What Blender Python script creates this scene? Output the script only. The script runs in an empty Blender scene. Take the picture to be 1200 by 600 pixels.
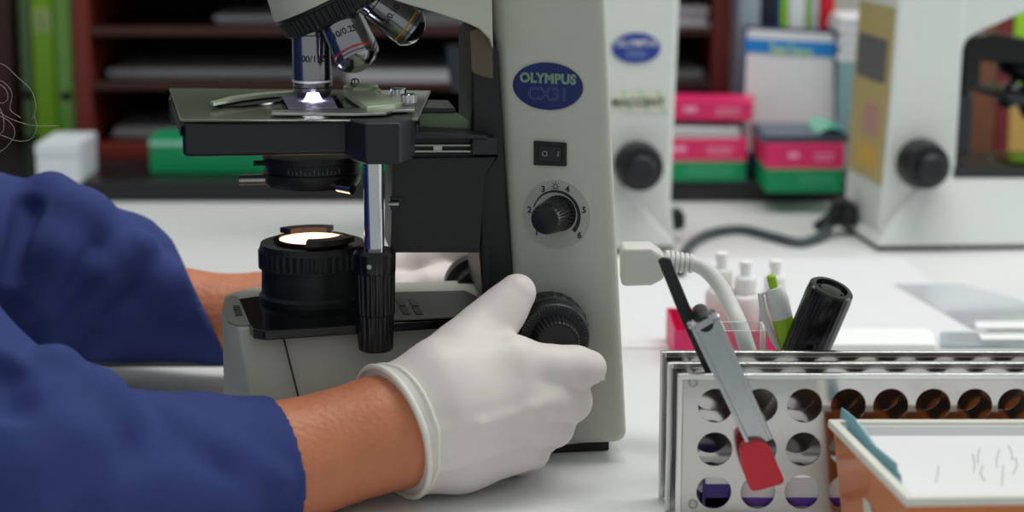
import bpy, bmesh, math, random
import numpy as np
from mathutils import Vector, Matrix
random.seed(4)
SC = bpy.context.scene
COL = SC.collection
# ------------------------------------------------------------------ camera
FPX, CW, CH = 2300.0, 1200.0, 600.0
PITCH = math.atan(470.0 / FPX)
CAM = Vector((0.0, -1.15, 0.352))
FWD = Vector((0, math.cos(PITCH), -math.sin(PITCH)))
UPV = Vector((0, math.sin(PITCH), math.cos(PITCH)))
RGT = Vector((1, 0, 0))

def ray(px, py):
    return FWD + RGT * ((px - CW / 2) / FPX) + UPV * ((CH / 2 - py) / FPX)

def onz(px, py, z=0.0):
    d = ray(px, py)
    return CAM + d * ((z - CAM.z) / d.z)

def ony(px, py, y):
    d = ray(px, py)
    return CAM + d * ((y - CAM.y) / d.y)

class Frame:
    """upright frame: a = along, w = away from the camera, z = up"""
    def __init__(s, origin, yaw_deg):
        a = math.radians(yaw_deg)
        s.o = Vector((origin[0], origin[1], 0.0))
        s.a = Vector((math.cos(a), math.sin(a), 0))
        s.w = Vector((-math.sin(a), math.cos(a), 0))
        s.yaw = a
    def P(s, px, py, w=0.0):
        d = ray(px, py)
        t = (w - (CAM - s.o).dot(s.w)) / d.dot(s.w)
        return CAM + d * t
    def G(s, u, w, z):
        return s.o + s.a * u + s.w * w + Vector((0, 0, z))
    def L(s, p):
        q = p - s.o
        return (q.dot(s.a), q.dot(s.w), p.z)

cd = bpy.data.cameras.new('camera')
cam = bpy.data.objects.new('camera', cd)
COL.objects.link(cam)
cam.location = CAM
cam.rotation_euler = (math.pi / 2 - PITCH, 0, 0)
cd.sensor_width = 36.0
cd.lens = FPX * 36.0 / CW
cd.clip_start = 0.02
cd.dof.use_dof = True
cd.dof.focus_distance = 1.13
cd.dof.aperture_fstop = 5.6
SC.camera = cam

# ------------------------------------------------------------------ materials
def srgb(r, g, b):
    f = lambda c: (c / 255 / 12.92) if c / 255 <= 0.04045 else ((c / 255 + 0.055) / 1.055) ** 2.4
    return (f(r), f(g), f(b), 1.0)

MATS = {}
def mat(name, col, rough=0.5, metal=0.0, var=0.06, scale=60.0, bump=0.0, bscale=300.0,
        trans=0.0, ior=1.45, emit=None, estr=0.0, sss=0.0, coat=0.0, alpha=1.0, spec=None, sheen=0.0):
    if name in MATS:
        return MATS[name]
    m = bpy.data.materials.new(name)
    m.use_nodes = True
    nt = m.node_tree
    b = nt.nodes['Principled BSDF']
    c = srgb(*col)
    b.inputs['Base Color'].default_value = c
    b.inputs['Roughness'].default_value = rough
    b.inputs['Metallic'].default_value = metal
    b.inputs['IOR'].default_value = ior
    if trans: b.inputs['Transmission Weight'].default_value = trans
    if coat: b.inputs['Coat Weight'].default_value = coat
    if alpha < 1: b.inputs['Alpha'].default_value = alpha
    if spec is not None: b.inputs['Specular IOR Level'].default_value = spec
    if sheen: b.inputs['Sheen Weight'].default_value = sheen
    if sss:
        b.inputs['Subsurface Weight'].default_value = sss
        b.inputs['Subsurface Radius'].default_value = (0.006, 0.003, 0.002)
        b.inputs['Subsurface Scale'].default_value = 1.0
    if emit:
        b.inputs['Emission Color'].default_value = srgb(*emit)
        b.inputs['Emission Strength'].default_value = estr
    tc = nt.nodes.new('ShaderNodeTexCoord')
    if var:
        n = nt.nodes.new('ShaderNodeTexNoise')
        n.inputs['Scale'].default_value = scale
        n.inputs['Detail'].default_value = 4
        nt.links.new(tc.outputs['Object'], n.inputs['Vector'])
        mx = nt.nodes.new('ShaderNodeMix'); mx.data_type = 'RGBA'
        mx.inputs[6].default_value = tuple(min(1, x * (1 + var)) for x in c[:3]) + (1,)
        mx.inputs[7].default_value = tuple(x * (1 - var) for x in c[:3]) + (1,)
        nt.links.new(n.outputs['Fac'], mx.inputs[0])
        nt.links.new(mx.outputs[2], b.inputs['Base Color'])
    if bump:
        n2 = nt.nodes.new('ShaderNodeTexNoise')
        n2.inputs['Scale'].default_value = bscale
        n2.inputs['Detail'].default_value = 3
        nt.links.new(tc.outputs['Object'], n2.inputs['Vector'])
        bp = nt.nodes.new('ShaderNodeBump')
        bp.inputs['Strength'].default_value = bump
        bp.inputs['Distance'].default_value = 0.001
        nt.links.new(n2.outputs['Fac'], bp.inputs['Height'])
        nt.links.new(bp.outputs['Normal'], b.inputs['Normal'])
    MATS[name] = m
    return m

def stripe_mat(name, col, rough, ncol, axis='Z', freq=900.0, metal=0.0):
    """fine printed or stacked lines running through the thing itself"""
    m = mat(name, col, rough, metal, var=0)
    nt = m.node_tree; b = nt.nodes['Principled BSDF']
    tc = nt.nodes.new('ShaderNodeTexCoord'); wv = nt.nodes.new('ShaderNodeTexWave')
    wv.bands_direction = axis; wv.inputs['Scale'].default_value = freq; wv.inputs['Distortion'].default_value = 0.6
    nt.links.new(tc.outputs['Object'], wv.inputs['Vector'])
    mx = nt.nodes.new('ShaderNodeMix'); mx.data_type = 'RGBA'
    mx.inputs[6].default_value = srgb(*col); mx.inputs[7].default_value = srgb(*ncol)
    nt.links.new(wv.outputs['Fac'], mx.inputs[0]); nt.links.new(mx.outputs[2], b.inputs['Base Color'])
    return m

M_GREY = mat('scope_paint', (196, 196, 186), 0.45, var=0.03, bump=0.12, bscale=900)
M_GREYD = mat('scope_paint_front', (150, 156, 156), 0.4, var=0.03, bump=0.12, bscale=900)
M_GREYL = mat('scope_paint_light', (212, 217, 214), 0.4, var=0.03)
M_BLACK = mat('black_plastic', (24, 25, 29), 0.42, var=0.1, bump=0.15, bscale=900)
M_BLACKG = mat('black_gloss', (14, 14, 16), 0.18, var=0.1)
M_BLACKM = mat('black_satin_metal', (24, 27, 35), 0.38, var=0.08, spec=0.6)
M_STAGE = mat('stage_top_reflection', (84, 92, 76), 0.26, var=0.15, scale=25, spec=0.8, coat=0.4)  # green-grey base carries the wall and ceiling reflection on the dark stage
M_PLATE = mat('platform_grey', (78, 80, 78), 0.4, var=0.05)
M_CHROME = mat('chrome', (205, 205, 210), 0.12, 1.0, var=0.03)
M_ALU = mat('brushed_aluminium', (175, 176, 172), 0.32, 1.0, var=0.05)
M_GREENM = mat('pale_green_metal', (186, 198, 170), 0.3, 0.35, var=0.08)
M_OBJ = mat('objective_steel', (150, 150, 156), 0.16, 1.0, var=0.05)
M_LOGO = mat('logo_blue', (24, 38, 104), 0.35, var=0.03)
M_LOGOT = mat('logo_text', (120, 150, 135), 0.4, var=0)
M_INK = mat('dark_ink', (40, 42, 44), 0.5, var=0)
M_WHITEP = mat('white_print', (220, 222, 220), 0.5, var=0)
M_RUBBER = mat('black_rubber', (20, 20, 21), 0.6, var=0.1, bump=0.2)
M_SKIN = mat('skin', (196, 122, 88), 0.48, var=0.14, scale=90, bump=0.7, bscale=300, sss=0.12)
M_GLOVE = mat('white_latex', (226, 217, 214), 0.5, var=0.02, bump=0.06, bscale=260, sss=0.15)
M_CUFF = mat('latex_bead', (236, 232, 222), 0.4, var=0.02)
M_COAT = mat('navy_cloth', (41, 56, 116), 0.85, var=0.08, scale=45, bump=0.25, bscale=1400)
M_HAIR = mat('grey_hair', (140, 136, 130), 0.4, var=0.2)
M_BENCH = mat('white_laminate', (222, 223, 224), 0.32, var=0.025, scale=6)
M_LEDGE = mat('black_laminate', (26, 26, 29), 0.3, var=0.1)
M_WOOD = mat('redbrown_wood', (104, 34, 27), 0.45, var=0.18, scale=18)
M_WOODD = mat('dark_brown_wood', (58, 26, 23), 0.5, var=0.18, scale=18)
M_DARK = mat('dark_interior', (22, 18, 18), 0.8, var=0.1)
M_PAPER = stripe_mat('paper_sheets', (214, 214, 220), 0.7, (170, 170, 178), 'Z', 260)
M_SHEET = mat('white_paper', (220, 221, 224), 0.7, var=0.02)
M_PINK = mat('pink_card', (222, 42, 104), 0.45, var=0.03)
M_GREEN = mat('green_card', (0, 142, 88), 0.4, var=0.03)
M_CREAM = mat('cream_card', (222, 210, 178), 0.6, var=0.03)
M_STEEL = mat('polished_steel', (196, 194, 192), 0.13, 1.0, var=0.06, scale=30, bump=0.05, bscale=60)
M_STEELE = mat('steel_edge', (222, 222, 222), 0.22, 1.0, var=0.03)
M_CLAMP = mat('zinc_steel', (180, 184, 186), 0.2, 1.0, var=0.1, scale=80)
M_RED = mat('red_plastic', (206, 44, 60), 0.45, var=0.04)
M_ORANGE = mat('amber_plastic', (204, 112, 46), 0.3, var=0.22, scale=40, coat=0.3)
M_RIM = mat('cream_plastic', (222, 220, 210), 0.4, var=0.04)
M_TEAL = mat('teal_film', (128, 180, 190), 0.5, var=0.08, alpha=1)
M_LIME = mat('lime_plastic', (150, 190, 44), 0.35, var=0.05)
M_PENW = mat('pen_white', (214, 216, 216), 0.35, var=0.02)
M_CLEAR = mat('clear_plastic', (245, 248, 248), 0.06, var=0, trans=0.95, ior=1.25)
M_BOTTLE = mat('translucent_plastic', (240, 238, 238), 0.4, var=0.01, trans=0.15, ior=1.3)
M_CAP = mat('white_plastic', (236, 237, 236), 0.4, var=0.01)
M_CORDW = mat('white_cord', (206, 206, 202), 0.45, var=0.02)
M_CORDG = mat('grey_cord', (66, 78, 82), 0.5, var=0.03)
M_GLASS = mat('slide_glass', (240, 245, 250), 0.03, var=0, trans=1.0, ior=1.5)
_nt = M_GLASS.node_tree                    # thin slide: light passes straight, glossy at grazing angles
_tr = _nt.nodes.new('ShaderNodeBsdfTransparent'); _gl = _nt.nodes.new('ShaderNodeBsdfGlossy'); _gl.inputs['Roughness'].default_value = .04
_fr = _nt.nodes.new('ShaderNodeFresnel'); _fr.inputs[0].default_value = 1.5; _mx = _nt.nodes.new('ShaderNodeMixShader')
_nt.links.new(_fr.outputs[0], _mx.inputs[0]); _nt.links.new(_tr.outputs[0], _mx.inputs[1]); _nt.links.new(_gl.outputs[0], _mx.inputs[2])
_nt.links.new(_mx.outputs[0], _nt.nodes['Material Output'].inputs[0])
M_LENSW = mat('lit_field_lens', (255, 240, 225), 0.3, var=0, emit=(255, 196, 150), estr=3.5)
M_LENSB = mat('lit_condenser_lens', (240, 240, 255), 0.3, var=0, emit=(246, 244, 255), estr=110.0)
M_TAPE = mat('brown_tape', (92, 80, 66), 0.3, var=0.1)
M_BEIGE = mat('beige_tape', (176, 162, 110), 0.5, var=0.08)

# ------------------------------------------------------------------ mesh helpers
def loopnormal(pts):
    n = Vector((0, 0, 0))
    for i in range(len(pts)):
        a, b = pts[i], pts[(i + 1) % len(pts)]
        n += a.cross(b)
    return n.normalized()

class MB:
    def __init__(s):
        s.v, s.f = [], []
    def loft(s, loops, cap=True, closed=True):
        n = len(loops[0]); b = len(s.v)
        for lp in loops:
            s.v += [Vector(p) for p in lp]
        for k in range(len(loops) - 1):
            for i in range(n if closed else n - 1):
                j = (i + 1) % n
                s.f.append((b + k * n + i, b + k * n + j, b + (k + 1) * n + j, b + (k + 1) * n + i))
        if cap:
            s.f.append(tuple(b + i for i in range(n))[::-1])
            s.f.append(tuple(b + (len(loops) - 1) * n + i for i in range(n)))
        return s
    def prism(s, pts, vec):
        vec = Vector(vec)
        return s.loft([pts, [Vector(p) + vec for p in pts]])
    def box(s, o, a, b, c):
        """o corner, three edge vectors"""
        o, a, b, c = map(Vector, (o, a, b, c))
        return s.prism([o, o + a, o + a + b, o + b], c)
    def cbox(s, c, sx, sy, sz, fr=None):
        A = fr.a if fr else Vector((1, 0, 0)); W = fr.w if fr else Vector((0, 1, 0)); Z = Vector((0, 0, 1))
        c = Vector(c)
        return s.box(c - A * sx / 2 - W * sy / 2 - Z * sz / 2, A * sx, W * sy, Z * sz)
    def lathe(s, c, axis, prof, seg=48, cap=True):
        """prof: list of (radius, t[, ribdepth]) along axis from c"""
        c = Vector(c); ax = Vector(axis).normalized()
        t = Vector((0, 0, 1)) if abs(ax.z) < 0.9 else Vector((1, 0, 0))
        e1 = ax.cross(t).normalized(); e2 = ax.cross(e1)
        loops = []
        for p in prof:
            rd = p[2] if len(p) > 2 else 0
            lp = []
            for i in range(seg):
                th = 2 * math.pi * i / seg
                r = p[0] - (rd if (i % 4) in (0, 1) else 0)
                lp.append(c + ax * p[1] + (e1 * math.cos(th) + e2 * math.sin(th)) * r)
            loops.append(lp)
        return s.loft(loops, cap)
    def tube(s, pts, r, seg=12, cap=True):
        pts = [Vector(p) for p in pts]
        rs = r if isinstance(r, (list, tuple)) else [r] * len(pts)
        loops = []; e1 = None
        for i, p in enumerate(pts):
            t = (pts[min(i + 1, len(pts) - 1)] - pts[max(i - 1, 0)]).normalized()
            if e1 is None:
                q = Vector((0, 0, 1)) if abs(t.z) < 0.9 else Vector((1, 0, 0))
                e1 = t.cross(q).normalized()
            e1 = (e1 - t * e1.dot(t)).normalized(); e2 = t.cross(e1)
            loops.append([p + (e1 * math.cos(2 * math.pi * k / seg) + e2 * math.sin(2 * math.pi * k / seg)) * rs[i] for k in range(seg)])
        return s.loft(loops, cap)
    def add(s, vs, fs):
        b = len(s.v); s.v += [Vector(v) for v in vs]; s.f += [tuple(b + i for i in f) for f in fs]
        return s
    def build(s, name, m, parent=None, smooth=32, bevel=0.0, seg=2, recalc=True):
        me = bpy.data.meshes.new(name)
        vs = s.v
        if parent is not None:
            inv = world_of(parent).inverted()
            vs = [inv @ v for v in vs]
        me.from_pydata([tuple(v) for v in vs], [], s.f)
        if recalc:
            bm = bmesh.new(); bm.from_mesh(me)
            bmesh.ops.recalc_face_normals(bm, faces=bm.faces)
            bm.to_mesh(me); bm.free()
        if smooth:
            me.polygons.foreach_set('use_smooth', [True] * len(me.polygons))
            if smooth < 180:
                me.set_sharp_from_angle(angle=math.radians(smooth))
        me.materials.append(m)
        o = bpy.data.objects.new(name, me)
        COL.objects.link(o)
        if parent is not None: o.parent = parent
        if bevel:
            md = o.modifiers.new('bevel', 'BEVEL'); md.width = bevel; md.segments = seg
            md.limit_method = 'ANGLE'; md.angle_limit = math.radians(35)
            md.harden_normals = True
        return o

WM = {}
def world_of(o):
    if o.name in WM: return WM[o.name]
    m = o.matrix_basis.copy()
    return (world_of(o.parent) @ m) if o.parent else m

def thing(name, loc, label, cat, rotz=0.0, group=None):
    o = bpy.data.objects.new(name, None); COL.objects.link(o)
    o.empty_display_size = 0.02
    o.location = loc; o.rotation_euler = (0, 0, rotz)
    o['label'] = label; o['category'] = cat
    if group: o['group'] = group
    return o

def centred(mb, name, m, label, cat, group=None, **kw):
    """one-mesh thing with its origin at its base"""
    c = sum(mb.v, Vector()) / len(mb.v)
    c.z = min(v.z for v in mb.v)
    mb.v = [v - c for v in mb.v]
    o = mb.build(name, m, None, **kw)
    o.location = c; o['label'] = label; o['category'] = cat
    if group: o['group'] = group
    return o

def structure(mb, name, m, **kw):
    o = mb.build(name, m, None, **kw); o['kind'] = 'structure'
    return o

def text_geo(body, size, ext=0.0002, outline=0.0, align='CENTER', space=1.0, bold=0.0):
    c = bpy.data.curves.new('txt', 'FONT'); c.body = body; c.size = size
    c.align_x = align; c.align_y = 'CENTER'; c.space_character = space
    c.resolution_u = 4
    if outline:
        c.fill_mode = 'NONE'; c.bevel_depth = outline; c.bevel_resolution = 0
    else:
        c.extrude = ext
        if bold: c.offset = bold
    o = bpy.data.objects.new('txt', c); COL.objects.link(o)
    dg = bpy.context.evaluated_depsgraph_get()
    me = bpy.data.meshes.new_from_object(o.evaluated_get(dg))
    vs = [v.co.copy() for v in me.vertices]; fs = [tuple(p.vertices) for p in me.polygons]
    bpy.data.objects.remove(o); bpy.data.curves.remove(c); bpy.data.meshes.remove(me)
    return vs, fs

def text_on(mb, body, size, p, ex, ey, **kw):
    """lettering centred at p, running along ex, upright along ey"""
    vs, fs = text_geo(body, size, **kw)
    ex = Vector(ex).normalized(); ey = Vector(ey).normalized(); ez = ex.cross(ey)
    mb.add([Vector(p) + ex * v.x + ey * v.y + ez * v.z for v in vs], fs)
    return mb

def ellipse(c, ex, ey, n=40):
    return [c + ex * math.cos(2 * math.pi * i / n) + ey * math.sin(2 * math.pi * i / n) for i in range(n)]

def smooth_path(pts, n=8):
    """Catmull-Rom through points"""
    P = [Vector(p) for p in pts]; P = [P[0] * 2 - P[1]] + P + [P[-1] * 2 - P[-2]]
    out = []
    for i in range(1, len(P) - 2):
        for k in range(n):
            t = k / n
            a, b, c, d = P[i - 1], P[i], P[i + 1], P[i + 2]
            out.append(0.5 * ((2 * b) + (c - a) * t + (2 * a - 5 * b + 4 * c - d) * t * t + (3 * b - a - 3 * c + d) * t ** 3))
    out.append(P[-2])
    return out

Z = Vector((0, 0, 1))

# ------------------------------------------------------------------ signed-distance modelling for the person
class SDF:
    def __init__(s, lo, hi, h):
        s.lo = np.array(lo, float); s.h = h
        s.n = np.ceil((np.array(hi) - s.lo) / h).astype(int) + 1
        s.ax = [s.lo[i] + h * np.arange(s.n[i]) for i in range(3)]
        s.d = np.full(tuple(s.n), 0.2, np.float32)
    def _sub(s, lo, hi):
        sl = []
        for i in range(3):
            a = max(0, int(math.floor((lo[i] - s.lo[i]) / s.h))); b = min(s.n[i], int(math.ceil((hi[i] - s.lo[i]) / s.h)) + 1)
            if b <= a: return None
            sl.append(slice(a, b))
        return tuple(sl)
    def _grid(s, sl):
        return np.meshgrid(*[s.ax[i][sl[i]] for i in range(3)], indexing='ij')
    @staticmethod
    def cone_d(X, Y, Zz, a, b, ra, rb, flat=None):
        a = np.array(a); b = np.array(b); ab = b - a; L2 = max(ab @ ab, 1e-12)
        px, py, pz = X - a[0], Y - a[1], Zz - a[2]
        t = np.clip((px * ab[0] + py * ab[1] + pz * ab[2]) / L2, 0, 1)
        dx, dy, dz = px - t * ab[0], py - t * ab[1], pz - t * ab[2]
        if flat is not None:                      # squash along a direction
            n, k = flat
            q = dx * n[0] + dy * n[1] + dz * n[2]
            e = q * (1 / k - 1)
            dx, dy, dz = dx + n[0] * e, dy + n[1] * e, dz + n[2] * e
            sc = 0.75 + 0.25 * k
        else: sc = 1
        return (np.sqrt(dx * dx + dy * dy + dz * dz) - (ra + (rb - ra) * t)) * sc
    def cone(s, a, b, ra, rb, k=0.008, flat=None, sub=False):
        m = max(ra, rb) + 3 * k + 4 * s.h
        lo = np.minimum(a, b) - m; hi = np.maximum(a, b) + m
        sl = s._sub(lo, hi)
        if sl is None: return s
        X, Y, Zz = s._grid(sl)
        d = s.cone_d(X, Y, Zz, a, b, ra, rb, flat).astype(np.float32)
        cur = s.d[sl]
        if sub:
            d = -d; hh = np.clip(0.5 + 0.5 * (d - cur) / k, 0, 1)
            s.d[sl] = cur + (d - cur) * hh + k * hh * (1 - hh)
        else:
            hh = np.clip(0.5 + 0.5 * (cur - d) / k, 0, 1)
            s.d[sl] = cur + (d - cur) * hh - k * hh * (1 - hh)
        return s
    def chain(s, pts, rs, k=0.008, flat=None):
        for i in range(len(pts) - 1):
            s.cone(np.array(pts[i]), np.array(pts[i + 1]), rs[i], rs[i + 1], k, flat)
        return s
    def cut(s, p, n):
        """keep the side n points away from"""
        X, Y, Zz = s._grid((slice(None),) * 3)
        d = ((X - p[0]) * n[0] + (Y - p[1]) * n[1] + (Zz - p[2]) * n[2]).astype(np.float32)
        s.d = np.maximum(s.d, d)
        return s
    def mesh(s):
        """surface nets"""
        d = s.d; ins = d < 0
        n0, n1, n2 = d.shape
        c = np.zeros((n0 - 1, n1 - 1, n2 - 1), np.uint8)
        for i in (0, 1):
            for j in (0, 1):
                for k in (0, 1):
                    c += ins[i:n0 - 1 + i, j:n1 - 1 + j, k:n2 - 1 + k]
        act = (c > 0) & (c < 8)
        I, J, K = np.nonzero(act)
        idx = np.full(act.shape, -1, np.int64); idx[I, J, K] = np.arange(len(I))
        acc = np.zeros((len(I), 3)); cnt = np.zeros(len(I))
        corners = [(i, j, k) for i in (0, 1) for j in (0, 1) for k in (0, 1)]
        for a in corners:
            for ax in range(3):
                if a[ax]: continue
                b = list(a); b[ax] = 1
                da = d[I + a[0], J + a[1], K + a[2]]; db = d[I + b[0], J + b[1], K + b[2]]
                m = (da < 0) != (db < 0)
                t = np.where(m, da / np.where(m, da - db, 1), 0)
                p = np.tile(np.array(a, float), (len(I), 1)); p[:, ax] += t
                acc[m] += p[m]; cnt[m] += 1
        V = acc / cnt[:, None] + np.stack([I, J, K], 1)
        V = V * s.h + s.lo
        F = []
        for ax in range(3):
            o1, o2 = [(1, 2), (2, 0), (0, 1)][ax]
            A = np.take(ins, range(0, d.shape[ax] - 1), ax); B = np.take(ins, range(1, d.shape[ax]), ax)
            e = A != B
            E = np.array(np.nonzero(e)).T
            ok = (E[:, o1] > 0) & (E[:, o2] > 0) & (E[:, o1] < d.shape[o1] - 1) & (E[:, o2] < d.shape[o2] - 1)
            E = E[ok]
            def cell(da, db):
                q = E.copy(); q[:, o1] -= da; q[:, o2] -= db
                return idx[q[:, 0], q[:, 1], q[:, 2]]
            quad = np.stack([cell(1, 1), cell(0, 1), cell(0, 0), cell(1, 0)], 1)
            flip = ~A[E[:, 0], E[:, 1], E[:, 2]]
            quad[flip] = quad[flip][:, ::-1]
            F.append(quad)
        F = np.concatenate(F)
        return V, F
    def build(s, name, m, parent, smooth_it=2):
        V, F = s.mesh()
        for _ in range(smooth_it):              # Laplacian smoothing, Taubin style
            for lam in (0.5, -0.52):
                sm = np.zeros_like(V); ct = np.zeros(len(V))
                for a in range(4):
                    b = (a + 1) % 4
                    np.add.at(sm, F[:, a], V[F[:, b]]); np.add.at(ct, F[:, a], 1)
                    np.add.at(sm, F[:, b], V[F[:, a]]); np.add.at(ct, F[:, b], 1)
                V = V + lam * (sm / np.maximum(ct, 1)[:, None] - V)
        mb = MB(); mb.v = [Vector(v) for v in V]; mb.f = [tuple(int(i) for i in f) for f in F]
        return mb.build(name, m, parent, smooth=180)

# ------------------------------------------------------------------ the setting
g0 = onz(690, 530)                       # where the near side of the microscope meets the bench
LEDGE_Y = onz(900, 237).y
LZ = 0.022
WALL_Y = LEDGE_Y + 0.52
structure(MB().box((-2.6, -2.6, -0.80), (5.2, 0, 0), (0, WALL_Y + 2.7, 0), (0, 0, 0.04)), 'floor', mat('grey_vinyl', (150, 150, 148), 0.5, scale=8))
structure(MB().box((-2.6, WALL_Y, -0.80), (5.2, 0, 0), (0, 0.1, 0), (0, 0, 2.9)), 'wall_back', mat('wall_paint', (196, 200, 190), 0.7, scale=5))

bench = thing('laboratory_bench', (0.2, 0.4, -0.76), 'long white-topped laboratory bench that carries the microscopes, rack and cartons', 'bench')
top = [(-0.345, -0.42), (1.9, -0.42), (1.9, WALL_Y - 0.005), (-1.9, WALL_Y - 0.005), (-1.9, 0.50), (-0.345, 0.50)]
MB().prism([(x, y, -0.03) for x, y in top], (0, 0, 0.03)).build('worktop', M_BENCH, bench, bevel=0.003)
gs = onz(10, 430); ge = onz(262, 430)
sp = MB().box((-0.344, gs.y, -0.002), (0.344 + ge.x + 0.06, 0, 0), (0, 0.022, 0), (0, 0, 0.0032))
sp.build('joint_strip', M_BLACK, bench, bevel=0.0005)
for x in (-0.30, 0.6, 1.8):
    MB().box((x, -0.36, -0.76), (0.04, 0, 0), (0, WALL_Y + 0.3, 0), (0, 0, 0.73)).build('side_panel', mat('panel_grey', (180, 182, 182), 0.5), bench)
MB().box((-1.85, 0.56, -0.76), (0.04, 0, 0), (0, WALL_Y - 0.6, 0), (0, 0, 0.73)).build('side_panel', MATS['panel_grey'], bench)

# ------------------------------------------------------------------ main microscope
S = Frame(g0, 8.0)
A0 = S.P(650, 250, 0.0)
A = Frame(A0, -22.0)                      # the tapered side panel of the arm
scope = thing('compound_microscope', g0, 'grey compound microscope with blue oval badge, being focused by gloved hands', 'microscope', S.yaw)
VEC = lambda fr, d: fr.w * d
PP = lambda fr, pts, w=0.0: [fr.P(x, y, w) for x, y in pts]

# base
pt = S.P(293, 383, -0.02); ZT = pt.z
u1 = S.L(S.P(279, 383, -0.02))[0]; u0 = S.L(S.P(260, 360, 0.035))[0]
ua = S.L(S.P(560, 372, 0.0))[0]; ur = S.L(S.P(722, 525, 0.0))[0]
b1 = S.L(S.P(308, 545, -0.036))[0]
ub = S.L(S.P(600, 372, 0.0))[0]
def foot(u_near, wn, uf, u_mid, wm, u_end, z):
    lp = []
    for i in range(6, -1, -1):                    # rounded near-front corner
        t = i / 6
        a = math.pi / 2 * (0.62 * (1 - t))  # 0 at the extreme front
        lp.append(S.G(uf + (u_near - uf) * (1 - math.cos(a)) / (1 - math.cos(math.pi / 2 * .62)), wn + 0.05 * (1 - math.sin(a) / math.sin(math.pi / 2 * .62)), z))
    lp.append(S.G(u_mid, wm, z)); lp.append(S.G(u_end, 0.002, z)); lp.append(S.G(u_end, 0.088, z))
    lp.append(S.G(uf + 0.022, 0.088, z))
    for i in range(1, 4):
        lp.append(S.G(uf + 0.022 * (1 - i / 4) ** 2, 0.088 - 0.03 * i / 4, z))
    return lp
mb = MB().loft([foot(b1, -0.036, u0, (b1 + ur) / 2, -0.018, ur, 0.006), foot(u1, -0.02, u0, (u1 + ua) / 2, -0.01, ub, ZT)])
mb.build('base', M_GREY, scope, smooth=40, bevel=0.002)
# seam line of the side cover
mb = MB()
n = (S.P(340, 440, -0.03) - S.P(335, 440, -0.03))
q0, q1 = S.P(331, 391, -0.021), S.P(351, 470, -0.0285)
mb.tube([q0, q1], 0.0006, 6); mb.build('seam', M_INK, scope)
# tray and platform
def zpoly(pts, z): return [onz(x, y, z) for x, y in pts]
TZ = ZT + 0.001
tl = zpoly([(297, 386), (290, 378), (279, 350), (300, 347), (420, 345), (545, 343), (600, 366), (572, 371), (310, 388)], TZ)
MB().prism(tl, (0, 0, -0.0055)).build('tray', M_BLACKG, scope, bevel=0.0008)
pl = zpoly([(452, 377), (420, 346), (545, 343), (592, 366), (560, 372)], TZ + 0.0006)
pp = MB().prism(pl, (0, 0, 0.0016)).build('platform', M_PLATE, scope, bevel=0.0006)
for (x0, x1) in ((463, 477), (478, 492)):
    for k in range(2):
        xa = x0 + 5 * k; y = 351 + 9.5 * k
        v = zpoly([(xa, y), (xa + 8, y), (xa + 13, y + 8), (xa + 5, y + 8)], TZ + 0.0023)
        MB().prism(v, (0, 0, 0.0004)).build('vent_slot', M_BLACK, pp)
cap = zpoly([(266, 377), (261, 362), (263, 352), (272, 347), (279, 349), (293, 381), (285, 382), (275, 381)], ZT + 0.0003)
cp = MB().prism(cap, (0, 0, 0.0007)).build('front_cap', mat('cap_olive', (150, 150, 138), 0.4), scope)
c0 = sum(cap, Vector()) / len(cap); c0 = onz(278, 364, ZT + 0.0013)
text_on(MB(), 'OLYMPUS', 0.0062, c0, onz(283, 377, ZT) - onz(276, 352, ZT), Vector((0.9, 0.35, 0))).build('lettering', M_PLATE, cp, smooth=0)
# feet
MB().cbox(S.G(ur - 0.024, 0.012, 0.003), 0.04, 0.022, 0.0059, S).build('foot', M_RUBBER, scope, bevel=0.001)
MB().cbox(S.G(ur - 0.024, 0.07, 0.003), 0.04, 0.022, 0.0059, S).build('foot', M_RUBBER, scope, bevel=0.001)
MB().cbox(S.G(u0 + 0.05, 0.0, 0.003), 0.03, 0.03, 0.0059, S).build('foot', M_RUBBER, scope, bevel=0.001)
MB().cbox(S.G(u0 + 0.05, 0.07, 0.003), 0.03, 0.02, 0.0059, S).build('foot', M_RUBBER, scope, bevel=0.001)
# arm
mb = MB().prism(PP(A, [(570, -130), (578, 0), (598, 320), (606, 430), (616, 525), (736.5, 521), (724, 262), (712, 0), (706, -130)]), VEC(S, 0.085))
mb.build('arm', M_GREY, scope, bevel=0.007, seg=4)
# black front cover of the arm
fr = [(553, 40), (553, 158), (561, 170), (562, 300), (566, 352), (585, 368), (610, 380), (602, 330), (584, 60), (568, 34)]
MB().prism(PP(S, fr, 0.012), VEC(S, 0.07)).build('arm_front_cover', M_BLACK, scope, bevel=0.002)
MB().prism(PP(S, [(566, 289), (575, 292), (575, 345), (566, 338)], 0.0112), VEC(S, 0.002)).build('guide_slot', M_BLACKM, scope, bevel=0.0004)
tp = MB().prism(PP(S, [(551, 37), (562, 33), (577, 48), (578, 92), (566, 90), (553, 84)], 0.0105), VEC(S, 0.0012))
tp.build('tape', M_TAPE, scope)
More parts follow.
